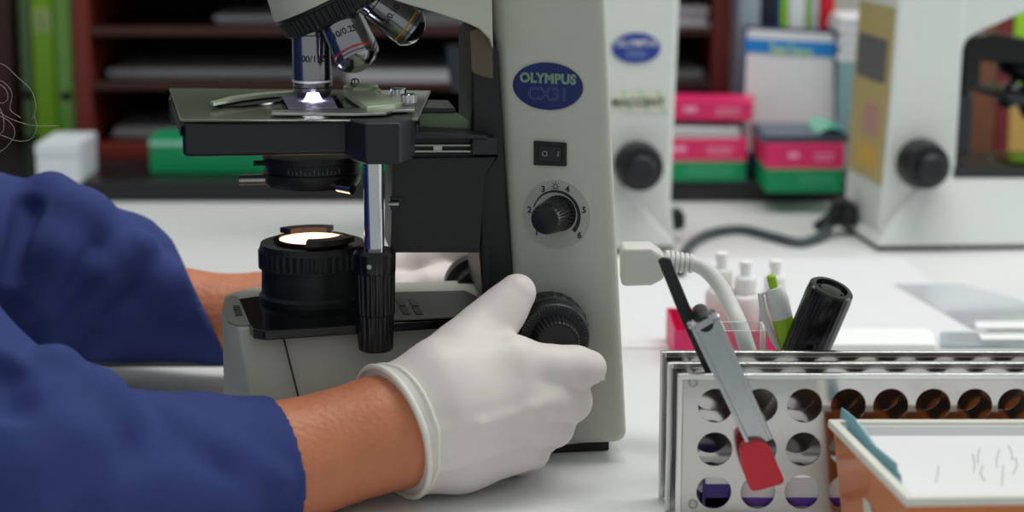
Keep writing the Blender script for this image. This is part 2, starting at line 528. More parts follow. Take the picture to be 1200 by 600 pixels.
# head over the nosepiece
hd = [(450, -90), (452, -3), (480, 6), (508, 14), (545, 26), (562, 34), (574, 46), (578, 58), (575, -90)]
MB().prism(PP(S, hd, 0.004), VEC(S, 0.08)).build('head', M_GREY, scope, bevel=0.004, seg=3)
W0 = 0.045
tilt = math.radians(26)
AX = (S.a * math.sin(tilt) - Z * math.cos(tilt)).normalized()
INP = (S.a * math.cos(tilt) + Z * math.sin(tilt)).normalized()
C = S.P(401, 18, W0)
mb = MB().lathe(C - AX * 0.060, AX, [(0.0335, 0), (0.0345, 0.030), (0.037, 0.0445), (0.037, 0.0455), (0.030, 0.046)], 64)
mb.build('nosepiece_mount', M_GREY, scope)
npz = MB().lathe(C - AX * 0.0145, AX, [(0.0335, 0), (0.0372, 0.0003), (0.0372, 0.002), (0.0366, 0.0025, 0.0009), (0.0352, 0.0108, 0.0009), (0.0335, 0.0128), (0.030, 0.0135), (0.012, 0.0165)], 240)
npz.build('revolving_nosepiece', M_BLACK, scope, smooth=25)
# objectives
def objective(ang, length, ring, txt, tipr=0.0052, rr=0.0117, face=None):
    al = tilt
    side = (INP * math.cos(ang) + S.w * math.sin(ang)).normalized()
    ax = (AX * math.cos(al) + side * math.sin(al)).normalized()
    b = C + side * 0.0192 - AX * 0.002
    L = length
    o = MB().lathe(b, ax, [(rr * .9, 0), (rr * .9, .004), (rr, .0045), (rr, L * .72), (rr * .985, L * .725), (rr * .985, L * .76), (rr, L * .765), (rr, L * .84),
                           (rr * .78, L * .93), (tipr + .001, L * .985), (tipr, L), (tipr * .5, L)], 48).build('objective', M_OBJ, scope, smooth=25)
    if ring:
        MB().lathe(b, ax, [(rr, L * .69), (rr + .0003, L * .69), (rr + .0003, L * .72), (rr, L * .72)], 48).build('colour_ring', ring, o)
    MB().lathe(b, ax, [(rr, L * .775), (rr + .0002, L * .776), (rr + .0002, L * .79), (rr, L * .791)], 48).build('groove', M_BLACK, o)
    # engraved lettering wrapped on the side that faces the camera
    view = (CAM - b).normalized(); e2 = (view - ax * view.dot(ax)).normalized(); e1 = ax.cross(e2)
    vs, fs = text_geo(txt, 0.0052, bold=0.0001)
    mbt = MB(); pts = []
    for v in vs:
        th = v.x / rr
        pts.append(b + ax * (L * .40 - v.y) + (e2 * math.cos(th) - e1 * math.sin(th)) * (rr + .00012 + v.z))
    mbt.add(pts, fs).build('engraving', M_INK, o, smooth=0)
    return b + ax * L, ax
M_RR = mat('ring_red', (190, 30, 50), 0.4, var=0); M_YR = mat('ring_yellow', (200, 140, 40), 0.4, var=0)
M_WR = mat('ring_white', (225, 225, 225), 0.4, var=0); M_BR = mat('ring_blue', (60, 80, 170), 0.4, var=0)
tip, oax = objective(math.pi, 0.0445, M_WR, '100/1.25')
objective(-math.pi / 2 - 0.15, 0.034, M_RR, '10/0.25')
objective(math.pi / 2, 0.041, M_BR, '40/0.65')
objective(0.0, 0.037, M_YR, '4/0.10')

# observation tube with two eyepieces (above the frame)
ob = S.P(500, -92, W0); od = (-S.a * .82 + Z * .57).normalized()
MB().lathe(ob, Z, [(.030, -.002), (.030, .012), (.026, .016), (.026, .05), (.020, .058)], 40).build('observation_tube', M_GREY, scope)
for k in (-1, 1):
    e0 = ob + Z * .034 + S.w * (.030 * k) - S.a * .004
    MB().lathe(e0, od, [(.019, -.018), (.020, -.01), (.020, .050), (.0165, .054), (.0165, .058)], 36).build('eyepiece_tube', M_GREY, scope)
    MB().lathe(e0, od, [(.0155, .058), (.0155, .074), (.0185, .076), (.0185, .086), (.014, .090), (.011, .0895), (.001, .0885)], 36).build('eyepiece', M_BLACK, scope)
# stage
WS = -0.03
ZS = S.P(211, 140, WS).z
def so(x, y): return onz(x, y, ZS)
far_r = so(505, 106)
stg = MB().prism([so(211, 140), so(408, 140), so(490, 139), so(505, 106), so(198, 103)], (0, 0, -0.0016))
stage = stg.build('stage', M_STAGE, scope, bevel=0.0008)
uL, wL, _ = S.L(so(213, 140)); uR = S.L(so(408, 140))[0]
zb = S.P(214, 185, WS).z
MB().box(S.G(uL, WS - 0.0003, zb), S.a * (uR - uL + 0.01), S.w * 0.016, Z * (ZS - zb - 0.0012)).build('stage_front', M_BLACKM, scope, bevel=0.003, seg=3)
MB().prism([so(211, 141) - Z * .004, so(214, 139) - Z * .004, so(203, 106) - Z * .004, so(199, 106) - Z * .004], (0, 0, -0.005)).build('stage_side_lip', M_BLACKM, scope)
q = S.L(so(199, 104))
MB().box(S.G(q[0], q[1] - 0.03, ZS - 0.019), S.a * 0.006, S.w * 0.03, Z * 0.016).build('stage_bracket', M_BLACKM, scope, bevel=0.001)
hz = ZS + 0.0004
dh = [onz(x, y, hz) for x, y in [(404, 136), (412, 140), (428, 144), (468, 144), (480, 141), (486, 136), (468, 126), (445, 122), (404, 126)]]
MB().prism(dh, (0, 0, zb - hz - 0.0012)).build('drive_housing', M_BLACKM, scope, bevel=0.0015, seg=3)
# slide holder
hp = [onz(x, y, ZS + 0.003) for x, y in [(318, 129), (318, 132), (424, 133), (452, 132), (461, 129), (486, 128), (486, 122), (461, 120), (430, 126)]]
MB().prism(hp, (0, 0, -0.0016)).build('slide_holder_bar', M_ALU, scope, bevel=0.0004)
gp = [onz(x, y, ZS + 0.0052) for x, y in [(430, 125), (462, 122), (474, 119), (472, 113), (440, 108), (446, 104), (436, 100), (410, 101), (402, 105)]]
gpo = MB().prism(gp, (0, 0, -0.0036)).build('slide_holder_plate', M_GREENM, scope, bevel=0.0005)
pc = onz(423, 103, ZS + 0.0055)
MB().lathe(pc, Z, [(0.0105, -0.0015), (0.0105, 0.001), (0.0098, 0.0018), (0.001, 0.002)], 40).build('pivot_disc', M_GREENM, gpo)
MB().lathe(onz(416, 100, ZS + 0.008), Z, [(0.001, -0.002), (0.0028, 0.0002), (0.0034, 0.0018), (0.0028, 0.0034), (0.0008, 0.0042)], 20).build('pin', M_CHROME, gpo)
for (x, y) in ((467, 113), (479, 120)):
    MB().lathe(onz(x, y, ZS + 0.0045), Z, [(0.0046, 0, 0.0005), (0.0046, 0.0045, 0.0005), (0.0036, 0.005), (0.001, 0.005)], 40).build('thumb_screw', M_CHROME, gpo, smooth=25)
arc_o = [(246, 119), (270, 112.5), (300, 108.5), (335, 106), (385, 104)]
arc_i = [(385, 106), (345, 107.5), (310, 110.5), (280, 114.5), (250, 120)]
fl = [onz(x, y, ZS + 0.0042) for x, y in arc_o + arc_i]
MB().prism(fl, (0, 0, -0.0022)).build('spring_finger', M_GREENM, scope, bevel=0.0003)
fl2 = [onz(x, y, ZS + 0.0014) for x, y in [(246, 121), (262, 117), (285, 113), (315, 110), (345, 108), (345, 112), (335, 117), (312, 121), (285, 123.5), (260, 123.5)]]
MB().prism(fl2, (0, 0, -0.0012)).build('finger_shadow', M_BLACKG, scope)  # black sheet in place of the shadow gap under the raised finger
# glass slide
sl = [onz(x, y, ZS + 0.0021) for x, y in [(337, 128.5), (404, 127.5), (393, 110), (325, 111)]]
slide = centred(MB().prism(sl, (0, 0, -0.0011)), 'microscope_slide', M_GLASS, 'clear glass slide lit from below on the black stage under the objective', 'glass slide', smooth=0)
# condenser lens shining through the stage opening
lc = onz(367, 121.5, ZS + 0.0006)
MB().lathe(lc, Z, [(0.0058, -0.0004), (0.0058, 0.0002), (0.001, 0.0004)], 32).build('condenser_lens', M_LENSB, scope)
# condenser
uc, wc, _ = S.L(S.P(366, 205, W0))
z1, z2 = S.P(366, 180, W0).z, S.P(366, 224, W0 - .026).z
rc = 0.0292
cc = S.G(uc, W0, 0)
cond = MB().lathe(cc, Z, [(rc * .8, z2 + .0005), (rc * .93, z2), (rc * .985, z2 + .003), (rc, z2 + .007), (rc, z1 - .010), (rc * .97, z1 - .0095), (rc * .97, z1 - .004), (rc, z1 - .0035), (rc, z1), (rc * .5, z1)], 64).build('condenser', M_BLACK, scope, smooth=28)
MB().lathe(cc, Z, [(rc * .8, z2 - .0004), (rc * .8, z2 + .002)], 48).build('front_lens', mat('lens_glass', (70, 66, 70), 0.08, var=0, coat=1.0), cond)
p = S.P(312, 210, W0 - .004)
MB().tube([p + S.a * .006, p - S.a * .016], [0.0032, 0.0032], 16).build('lever', M_ALU, cond)
p = S.P(312, 191, W0 - .004)
MB().tube([p + S.a * .004, p - S.a * .007, p - S.a * .0075], [0.0016, 0.0016, 0.0022], 10).build('aperture_lever', M_BLACK, cond)
p = S.P(397, 219, W0 - .027); p2 = S.P(413, 222, W0 - .035)
MB().tube([p, p2], [0.003, 0.003], 16).build('centring_screw', M_CHROME, cond)
mb = MB()
for i in range(13):                       # engraved aperture scale
    th = math.radians(-120 + i * 5)
    d = S.a * math.cos(th) + S.w * math.sin(th); e = Vector((-d.y, d.x, 0))
    c = cc + d * (rc + .00005) + Z * (z1 - .0085)
    mb.box(c - e * .00018, e * .00036, d * .0002, Z * (.0032 if i % 3 == 0 else .002))
mb.build('scale', mat('scale_dim', (120, 122, 122), .5, var=0), cond, smooth=0)
# field lens and lamp housing
uf_, wf_, _ = S.L(S.P(366, 281, W0))
fc = S.G(uf_, W0, 0)
zf = S.P(366, 281, W0).z; zfb = TZ
rf = 0.0325
H = zf - zfb
lamp = MB().lathe(fc, Z, [(rf * 1.0, zfb), (rf * 1.0, zfb + .003), (rf * .955, zfb + .005), (rf * .94, zf - .016), (rf, zf - .0155), (rf, zf - .0145), (rf, zf - .014, .0006), (rf, zf - .0055, .0006), (rf * .985, zf - .005), (rf * .95, zf - .0012), (rf * .93, zf - .001), (rf * .6, zf - .0008)], 176).build('lamp_housing', M_BLACK, scope, smooth=25)
MB().lathe(fc, Z, [(rf * .60, zf - .002), (rf * .60, zf + .0006), (rf * .45, zf + .0016), (rf * .02, zf + .002)], 48).build('field_lens', M_LENSW, lamp)
MB().lathe(fc, Z, [(rf * .62, zf - .002), (rf * .62, zf + .0012), (rf * .72, zf + .0012), (rf * .72, zf - .002)], 64, cap=False).build('lens_ring', M_BLACKG, lamp, smooth=28)
for a0 in (-100, 60):
    mb = MB(); lps = []
    for i in range(13):
        th = math.radians(a0 + i * 6)
        d = S.a * math.cos(th) + S.w * math.sin(th)
        lps.append([fc + d * rf * .57 + Z * (zf + .001), fc + d * rf * .86 + Z * (zf + .001), fc + d * rf * .86 + Z * (zf + .0042), fc + d * rf * .57 + Z * (zf + .0042)])
    mb.loft(lps).build('filter_clip', mat('clip_brown', (40, 30, 30), 0.35), lamp, smooth=28)
# stage drive shaft and knobs
ush, _, _ = S.L(S.P(438, 240, WS + .002)); sc_ = S.G(ush, WS + 0.002, 0)
zz = lambda y: S.P(438, y, WS + .002).z
MB().lathe(sc_, Z, [(0.0057, zz(294)), (0.0057, zb + .002)], 32).build('drive_shaft', M_CHROME, scope)
MB().lathe(sc_, Z, [(0.009, zz(410)), (0.0099, zz(408)), (0.0102, zz(400), .0005), (0.0106, zz(368), .0005), (0.008, zz(367))], 96).build('lower_drive_knob', M_BLACKG, scope, smooth=25)
kn = MB().lathe(sc_, Z, [(0.0105, zz(368)), (0.0113, zz(366), .0005), (0.0117, zz(319), .0005), (0.0119, zz(317)), (0.0121, zz(296)), (0.0108, zz(292)), (0.006, zz(291.5))], 96).build('upper_drive_knob', M_BLACKG, scope, smooth=25)
d = (S.P(431, 304, WS - .012) - sc_); d.z = 0; d.normalize()
pz = sc_ + d * 0.0117 + Z * zz(308)
MB().lathe(pz, d, [(0.0014, -.001), (0.0014, .0005), (0.0006, .0005)], 12).build('grub_screw', M_ALU, kn)
# stage carrier behind the shaft
MB().prism(PP(S, [(460, 186), (583, 184), (583, 182), (568, 205), (562, 296), (458, 296)], 0.0), VEC(S, 0.05)).build('stage_carrier', M_BLACK, scope, bevel=0.0015)
MB().prism(PP(S, [(457, 231), (474, 232), (474, 246), (457, 246)], -0.001), VEC(S, 0.003)).build('carrier_slot', M_BLACKG, scope)
MB().tube([S.P(455, 239, -.003), S.P(467, 239, -.003)], .0016, 12).build('stop_screw', M_ALU, scope)
MB().prism(PP(S, [(484, 155), (572, 159), (572, 163), (484, 163)], -0.006), VEC(S, 0.04)).build('rail_cover', M_BLACKM, scope, bevel=0.0006)
MB().prism(PP(S, [(484, 162), (556, 163), (556, 184), (484, 184)], 0.004), VEC(S, 0.03)).build('rail_block', M_BLACK, scope)
for y in (170.0, 177.2):
    MB().tube([S.P(482, y, 0.0025), S.P(556, y, 0.0025)], .0007, 8).build('rail', M_ALU, scope)
MB().prism(PP(S, [(508, 171), (518, 171), (518, 177), (508, 177)], 0.0022), VEC(S, 0.003)).build('rail_stop', M_ALU, scope)
MB().prism(PP(S, [(553, 162), (583, 162), (583, 182), (553, 182)], -0.004), VEC(S, 0.03)).build('rail_end_block', M_BLACKM, scope, bevel=0.001)
rp = [(491, 132), (535, 132), (545, 137), (550, 141), (562, 142), (572, 148), (574, 159), (491, 159)]
MB().prism(PP(S, rp, 0.022), VEC(S, 0.003)).build('carrier_back_plate', mat('gloss_wall_reflection', (128, 142, 118), 0.3, 0.2), scope, bevel=0.0006)  # grey gloss plate, coloured green for the wall reflected in it
MB().prism(PP(S, [(476, 126), (534, 127), (534, 132), (488, 133), (488, 160), (476, 160)], 0.018), VEC(S, 0.04)).build('carrier_arm', M_BLACKM, scope, bevel=0.0006)
# badge
def on_arm(px, py, off): return A.P(px, py, -off)
bc = on_arm(642, 101, 0.0004)
ex = A.a; SL = -0.0
tx = (A.P(670, 104, 0) - A.P(614, 99, 0)).normalized(); ty = Z
ex_len = (A.P(683, 103, 0) - A.P(601, 98.5, 0)).length / 2; ey_len = (A.P(642, 73.5, 0) - A.P(642, 129, 0)).length / 2
el = ellipse(bc, A.a * ex_len, Z * ey_len + A.a * 0.0, 56)
bad = MB().prism(el, VEC(A, -0.0008)).build('badge', M_LOGO, scope, bevel=0.0004)
text_on(MB(), 'OLYMPUS', 0.0076, on_arm(642, 92.5, 0.0014), A.a, Z, bold=0.0004, space=1.06).build('brand_lettering', M_LOGOT, bad, smooth=0)
text_on(MB(), 'CX31', 0.0104, on_arm(642, 111, 0.0014), A.a, Z, outline=0.00022).build('model_lettering', mat('logo_outline', (90, 104, 150), 0.4, var=0), bad, smooth=0)
# switch
sq = [(626.5, 164.5), (664.5, 167), (664.5, 194.5), (626.5, 193)]
sw = MB().prism(PP(A, sq, 0.0), VEC(A, -0.0022)).build('power_switch', M_BLACK, scope, bevel=0.0006)
MB().prism(PP(A, [(632, 170.5), (659, 172), (659, 190), (632, 189)], -0.0015), VEC(A, -0.0022)).build('rocker', M_BLACKM, sw, bevel=0.0006)
mb = MB(); text_on(mb, 'O', 0.0046, on_arm(638.5, 180.5, 0.0039), A.a, Z); text_on(mb, 'I', 0.0044, on_arm(654, 181, 0.0039), A.a, Z)
mb.build('switch_marks', mat('switch_grey', (150, 152, 150), .5, var=0), sw, smooth=0)
# dimmer dial
dc = on_arm(652, 251.5, 0.0003)
rx = (A.P(691, 253, 0) - A.P(614, 250, 0)).length / 2; rz = (A.P(652, 212, 0) - A.P(652, 291, 0)).length / 2
dial = MB().prism(ellipse(dc, A.a * rx, Z * rz, 56), VEC(A, -0.0005)).build('dial_plate', mat('dial_grey', (176, 177, 172), 0.4, var=0.02), scope)
mb = MB()
for s_, x, y in (('1', 629, 272.5), ('2', 620.5, 246), ('3', 636.5, 222), ('4', 665, 222), ('5', 684.5, 246.5), ('6', 679, 276)):
    text_on(mb, s_, 0.0052, on_arm(x, y, 0.001), A.a, Z, bold=0.0001)
cs = on_arm(651, 218.5, 0.001)
for i in range(8):
    dd = A.a * math.cos(i * math.pi / 4) + Z * math.sin(i * math.pi / 4)
    mb.tube([cs + dd * .0017, cs + dd * .0027], .00018, 6)
rg = [cs + A.a * .0012 * math.cos(i * .4) + Z * .0012 * math.sin(i * .4) for i in range(17)]
mb.tube(rg, .00018, 6)
mb.build('dial_marks', M_INK, dial, smooth=0)
mb = MB(); lps = []
for i in range(33):
    t = i / 32; th = math.radians(165 - t * 205)
    dd = A.a * math.cos(th) * rx + Z * math.sin(th) * rz
    r1, r2 = 0.70 - .015 - .05 * t, 0.70 + .015 + .04 * t
    lps.append([dc + dd * r1 + A.w * -.0005, dc + dd * r2 + A.w * -.0005, dc + dd * r2 + A.w * -.0008, dc + dd * r1 + A.w * -.0008])
mb.loft(lps).build('intensity_band', M_INK, dial, smooth=0)
kc = on_arm(655, 250, 0.0005)
kd = (on_arm(638, 257.5, 0.022) - kc).normalized()
MB().lathe(kc, kd, [(0.0108, 0), (0.0106, .001), (0.0104, .0015, .0003), (0.0092, .0195, .0003), (0.0085, .021), (0.002, .0212)], 120).build('dimmer_knob', M_BLACKG, scope, smooth=25)
# focus knobs (near side)
kc = S.P(652, 379, 0.0)
fk = (-S.w)
cf = S.P(650, 397, -0.034)
kc = cf + S.w * 0.034
MB().lathe(kc, fk, [(0.0180, -0.01), (0.0180, .008), (0.0222, .0085), (0.0228, .010, .001), (0.0228, .019, .001), (0.0222, .020), (0.0206, .0215), (0.0206, .0335), (0.0198, .0345), (0.0135, .0346)], 96).build('coarse_focus_knob', M_BLACK, scope, smooth=25)
mb = MB()
for i in range(60):
    th = 2 * math.pi * i / 60
    dd = S.a * math.cos(th) + Z * math.sin(th); e = S.a * -math.sin(th) + Z * math.cos(th)
    r1 = 0.0170 if i % 5 == 0 else 0.0182
    c = kc + fk * .03462
    mb.box(c + dd * r1 - e * .00012, e * .00024, dd * (.0196 - r1), fk * .00012)
mb.build('focus_scale', mat('scale_grey', (110, 112, 116), 0.5, var=0), scope, smooth=0)
MB().lathe(kc, fk, [(0.0140, .0346), (0.0140, .036, .0007), (0.0128, .0455, .0007), (0.0118, .0468), (0.0108, .0462), (0.001, .0460)], 128).build('fine_focus_knob', M_BLACK, scope, smooth=25)
# far side focus knob, seen through the gap
kf = S.P(556, 330, 0.09)
MB().lathe(kc + S.w * 0.088 - S.a * .028, S.w, [(0.018, -.01), (0.018, .006), (0.0225, .0065), (0.0225, .015), (0.0205, .018), (0.0205, .028), (0.014, .0285), (0.0125, .034), (0.001, .035)], 64).build('coarse_focus_knob', M_BLACK, scope, smooth=25)

# ------------------------------------------------------------------ second microscope, behind the main one
Fm = Frame(onz(745, 293), 4.0)
mid = thing('compound_microscope', onz(745, 293), 'pale grey microscope with blue badge and taped handwriting, standing behind the focused one', 'microscope', Fm.yaw)
MB().prism(PP(Fm, [(700, -70), (700, 120), (706, 200), (716, 294), (792, 292), (787, 235), (797, 0), (800, -70)]), VEC(Fm, 0.085)).build('arm', M_GREYL, mid, bevel=0.006, seg=3)
zt = Fm.P(700, 205, 0).z
p0 = Fm.L(Fm.P(520, 285, 0)); p1 = Fm.L(Fm.P(794, 285, 0)); pa = Fm.L(Fm.P(715, 225, 0))
def midfoot(z, w, ur): return [Fm.G(p0[0], w * 1.6, z), Fm.G(ur, w * .3, z), Fm.G(ur, 0.10, z), Fm.G(p0[0], 0.10, z)]
MB().loft([midfoot(0.004, -0.03, p1[0]), midfoot(0.065, -0.004, p1[0] - .055)]).build('base', M_GREYL, mid, bevel=0.004, seg=3)
for (u, w_) in ((p0[0] + .03, 0), (p0[0] + .03, .08), (p1[0] - .03, .01), (p1[0] - .03, .08)):
    MB().cbox(Fm.G(u, w_, .0024), .02, .02, .0046, Fm).build('foot', M_RUBBER, mid)
b = Fm.P(745.5, 56.5, -0.0004)
exl = (Fm.P(774, 56, 0) - Fm.P(717, 56, 0)).length / 2; eyl = (Fm.P(745, 38.5, 0) - Fm.P(745, 74, 0)).length / 2
bd = MB().prism(ellipse(b, Fm.a * exl, Z * eyl, 48), Fm.w * -0.0006).build('badge', mat('logo_blue_light', (34, 62, 150), 0.35, var=.03), mid)
mb = MB(); text_on(mb, 'OLYMPUS', 0.0085, Fm.P(745.5, 51, -0.0012), Fm.a, Z, bold=0.00008); mb.build('brand_lettering', M_WHITEP, bd, smooth=0)
mb = MB(); text_on(mb, 'CX21', 0.0082, Fm.P(746, 63.5, -0.0012), Fm.a, Z, outline=.0003); mb.build('model_lettering', mat('logo_outline_pale', (130, 148, 196), 0.4, var=0), bd, smooth=0)
lab = MB().prism(PP(Fm, [(717, 105), (784, 108), (783, 132), (717, 130)], -0.0002), Fm.w * -0.0003).build('taped_note', mat('yellowed_tape', (214, 214, 196), 0.4, var=.05), mid)
mb = MB(); text_on(mb, 'MACCENT', 0.0098, Fm.P(748, 120.5, -0.0008), Fm.a, Z, space=1.05, bold=.0003); mb.build('handwriting', mat('pen_ink', (70, 74, 66), 0.6, var=0), lab, smooth=0)
mb = MB()
for x in (728, 748, 769):
    mb.box(Fm.P(x, 105, -.0006), Fm.P(x + 4, 105, -.0006) - Fm.P(x, 105, -.0006), Fm.P(x + 8, 132, -.0006) - Fm.P(x, 105, -.0006), Fm.w * -.0002)
mb.build('green_strokes', mat('green_ink', (170, 208, 180), 0.6, var=0), lab, smooth=0)
cf2 = Fm.P(751, 198, -0.034)
MB().lathe(cf2 + Fm.w * .034, -Fm.w, [(0.018, -.008), (0.018, .006), (0.0215, .008), (0.0222, .016), (0.0208, .030), (0.0195, .0335), (0.0135, .0342), (0.0125, .043), (0.0105, .0445), (0.001, .0442)], 56).build('focus_knob', M_BLACK, mid, smooth=28)
MB().prism(PP(Fm, [(786, 249), (799, 247), (803, 251), (803, 266), (799, 270), (786, 270)], 0.03), VEC(Fm, 0.02)).build('cord_hanger', M_BLACK, mid, bevel=0.002)
# its stage, head and nosepiece show through the opening of the main microscope
MB().prism(PP(Fm, [(440, -70), (700, -70), (700, 20), (640, -8), (440, -20)], 0.005), VEC(Fm, 0.075)).build('head', M_GREYL, mid, bevel=0.004)
MB().prism(PP(Fm, [(524, 58), (552, 56), (700, 60), (700, 190), (640, 190), (640, 112), (530, 108)], 0.02), VEC(Fm, 0.05)).build('stage_carrier', mat('dark_blue_grey', (36, 42, 52), 0.5), mid, bevel=0.002)

# ------------------------------------------------------------------ third microscope, on the right, facing the other way
Fr = Frame(onz(1030, 291), 7.0)
far = thing('compound_microscope', onz(1030, 291), 'pale grey microscope at the right, turned the other way, beige label strip on its back', 'microscope', Fr.yaw)
MB().prism(PP(Fr, [(1056, -80), (1052, 10), (1041, 150), (1030, 272), (1060, 284), (1118, 252), (1120, 205), (1129, 60), (1140, -80)]), VEC(Fr, 0.115)).build('arm', M_GREYL, far, bevel=0.004, seg=3)
MB().prism(PP(Fr, [(1128, -80), (1126, 66), (1132, 48), (1142, 40), (1300, -30), (1300, -80)], 0.002), VEC(Fr, 0.11)).build('head', M_GREYL, far, bevel=0.004, seg=3)
def rfoot(pxs, w0_, w1_, z0_):
    return [Fr.P(x, y, w0_) for x, y in pxs]
ur0 = Fr.L(Fr.P(1022, 288, -.002))[0]; ur1 = Fr.L(Fr.P(1300, 288, 0))[0]; ztr = Fr.P(1118, 207, 0.0).z; ua0 = Fr.L(Fr.P(1118, 207, 0.0))[0]
def rloop(z, w, u): return [Fr.G(u, w, z), Fr.G(ur1, w * 2, z), Fr.G(ur1, .12, z), Fr.G(u, .12, z)]
MB().loft([rloop(0.004, -0.016, ur0), rloop(ztr, 0.0005, ua0 - .03)]).build('base', M_GREYL, far, bevel=0.004, seg=3)
MB().loft([[Fr.G(ur0 + .002, -.013, .0005), Fr.G(ur1 - .002, -.027, .0005), Fr.G(ur1 - .002, .115, .0005), Fr.G(ur0 + .002, .115, .0005)],
           [Fr.G(ur0 + .002, -.013, .0045), Fr.G(ur1 - .002, -.027, .0045), Fr.G(ur1 - .002, .115, .0045), Fr.G(ur0 + .002, .115, .0045)]]).build('foot', M_RUBBER, far)
# back panel and what is stuck on it
def rear(pts, off):                        # points given on the slanting back face: (fraction down, fraction across)
    t0, t1 = Fr.P(1052, 10, 0), Fr.P(1031.5, 260, 0)
    e = (t1 - t0); n = e.cross(Fr.w).normalized()
    if n.dot(Fr.a) > 0: n = -n
    return [t0 + e * f + Fr.w * (0.115 * g) + n * off for f, g in pts], n
def rear_piece(name, f0, f1, g0_, g1_, off, th, m, par):
    q, n = rear([(f0, g0_), (f1, g0_), (f1, g1_), (f0, g1_)], off)
    return MB().prism(q, n * th).build(name, m, par, bevel=0.0003)
rpn = rear_piece('back_strip', 0.0, 0.83, 0.03, 0.97, 0.0002, 0.001, M_BEIGE, far)
rear_piece('grey_label', 0.155, 0.36, 0.14, 0.90, 0.0013, 0.0004, mat('label_grey', (96, 98, 98), .5), rpn)
rear_piece('pink_label', 0.47, 0.62, 0.20, 0.62, 0.0013, 0.0004, mat('label_pink', (178, 140, 128), .5), rpn)
rear_piece('yellow_label', 0.66, 0.78, 0.22, 0.66, 0.0013, 0.0004, mat('label_yellow', (196, 162, 80), .5), rpn)
cf3 = Fr.P(1089, 196, -0.034)
MB().lathe(cf3 + Fr.w * .034, -Fr.w, [(0.018, -.008), (0.018, .006), (0.0225, .008), (0.0228, .016), (0.0205, .030), (0.0195, .0335), (0.0135, .0342), (0.0125, .045), (0.0105, .047), (0.001, .0466)], 56).build('focus_knob', M_BLACK, far, smooth=28)
MB().prism(PP(Fr, [(1119, 196), (1300, 199), (1300, 212), (1117, 207)], -0.0005), VEC(Fr, 0.11)).build('platform', M_BLACKM, far, bevel=0.001)
MB().prism(PP(Fr, [(1129, 52), (1138, 46), (1165, 40), (1300, 60), (1300, 84), (1150, 72), (1150, 96), (1136, 112), (1128, 112)], 0.02), VEC(Fr, 0.07)).build('head_underside', M_BLACKG, far, bevel=0.003)
MB().prism(PP(Fr, [(1121, 112), (1142, 112), (1138, 182), (1119, 186)], 0.02), VEC(Fr, 0.06)).build('arm_front_cover', mat('dark_blue_grey', (36, 42, 52), 0.5), far, bevel=0.003)
c = Fr.P(1206, 88, 0.055)
ax3 = (Fr.a * -math.sin(.35) - Z * math.cos(.35))
MB().lathe(c - ax3 * .012, ax3, [(0.030, 0), (0.032, .002), (0.032, .014), (0.028, .018), (0.012, .021)], 64).build('revolving_nosepiece', M_BLACK, far, smooth=28)
for k, (an, L) in enumerate(((0.4, .030), (2.6, .026))):
    dd = (ax3 + (Fr.a * math.cos(an) + Fr.w * math.sin(an)) * .5).normalized()
    MB().lathe(c + dd * .012, dd, [(0.0105, 0), (0.0105, L * .7), (0.006, L)], 32).build('objective', M_OBJ, far, smooth=28)
lp = Fr.P(1196, 200, 0.045)
MB().lathe(lp, Z, [(0.033, -.004), (0.033, .003), (0.031, .009), (0.027, .012), (0.001, .0125)], 48).build('lamp_housing', M_BLACKG, far, smooth=28)
MB().lathe(lp, Z, [(0.0325, .0045), (0.0336, .006), (0.0325, .0075)], 48, cap=False).build('chrome_ring', M_CHROME, far)
MB().prism(PP(Fr, [(1180, 112), (1300, 118), (1300, 128), (1186, 122)], -0.01), VEC(Fr, .12)).build('stage', M_BLACKM, far, bevel=0.001)

# plug and grey power cord of the third microscope
pq = Fr.G(ur0, 0.07, 0)
plug_c = ony(1001, 254, pq.y)
cordg = thing('power_cord', onz(960, 275), 'dark grey power cord plugged into the back of the right microscope, curving over the bench', 'cord')
MB().cbox(ony(992, 250, pq.y), 0.018, 0.024, 0.022).build('plug', M_BLACK, cordg, bevel=0.004, seg=3)
MB().lathe(ony(988, 251, pq.y), (-1, -.1, -.45), [(0.0085, 0), (0.0078, .01), (0.005, .026), (0.0038, .03)], 20).build('strain_relief', M_BLACK, cordg)
cg = [ony(975, 262, pq.y), ony(966, 272, pq.y - .03)] + [onz(x, y, .0046) for x, y in [(955, 280), (935, 284), (905, 277), (870, 269), (838, 272), (815, 282), (802, 297), (797, 320)]]
MB().tube(smooth_path(cg, 8), .0043, 12).build('cord', M_CORDG, cordg)
MB().tube(smooth_path([ony(992, 248, pq.y-.014), ony(992, 238, pq.y - .014), ony(981, 238, pq.y - .014), ony(975, 252, pq.y - .014), ony(984, 262, pq.y - .014)], 6), .0042, 10).build('cord_loop', M_BLACK, cordg)

# white power cord of the main microscope
cordw = thing('power_cord', onz(800, 400), 'thick pale power cord with ribbed strain relief plugged into the main microscope', 'cord')
ypl = S.P(727, 310, 0.03).y
Yp = ypl
pb = [ony(x, y, Yp) for x, y in [(727, 286), (762, 286), (774, 294), (780, 300), (780, 318), (774, 325), (762, 331), (727, 332)]]
MB().prism([p - Vector((0, .011, 0)) for p in pb], (0, .022, 0)).build('plug', M_CORDW, cordw, bevel=0.003, seg=3)
r0 = ony(778, 306, Yp); r1 = ony(812, 309, Yp)
rdir = (r1 - r0)
for k in range(6):
    c = r0 + rdir * (k / 6 + .04)
    MB().lathe(c, rdir, [(0.0066 - .0002 * k, 0), (0.0070 - .0002 * k, .0006), (0.0070 - .0002 * k, .0016), (0.0066 - .0002 * k, .0022)], 24).build('relief_rib', M_CORDW, cordw)
cw = [r0, r0 + rdir * .5, r1, ony(828, 317, Yp - .002), ony(845, 337, Yp - .008), ony(858, 362, Yp - .018), ony(868, 384, Yp - .028), ony(880, 420, Yp - .035)]
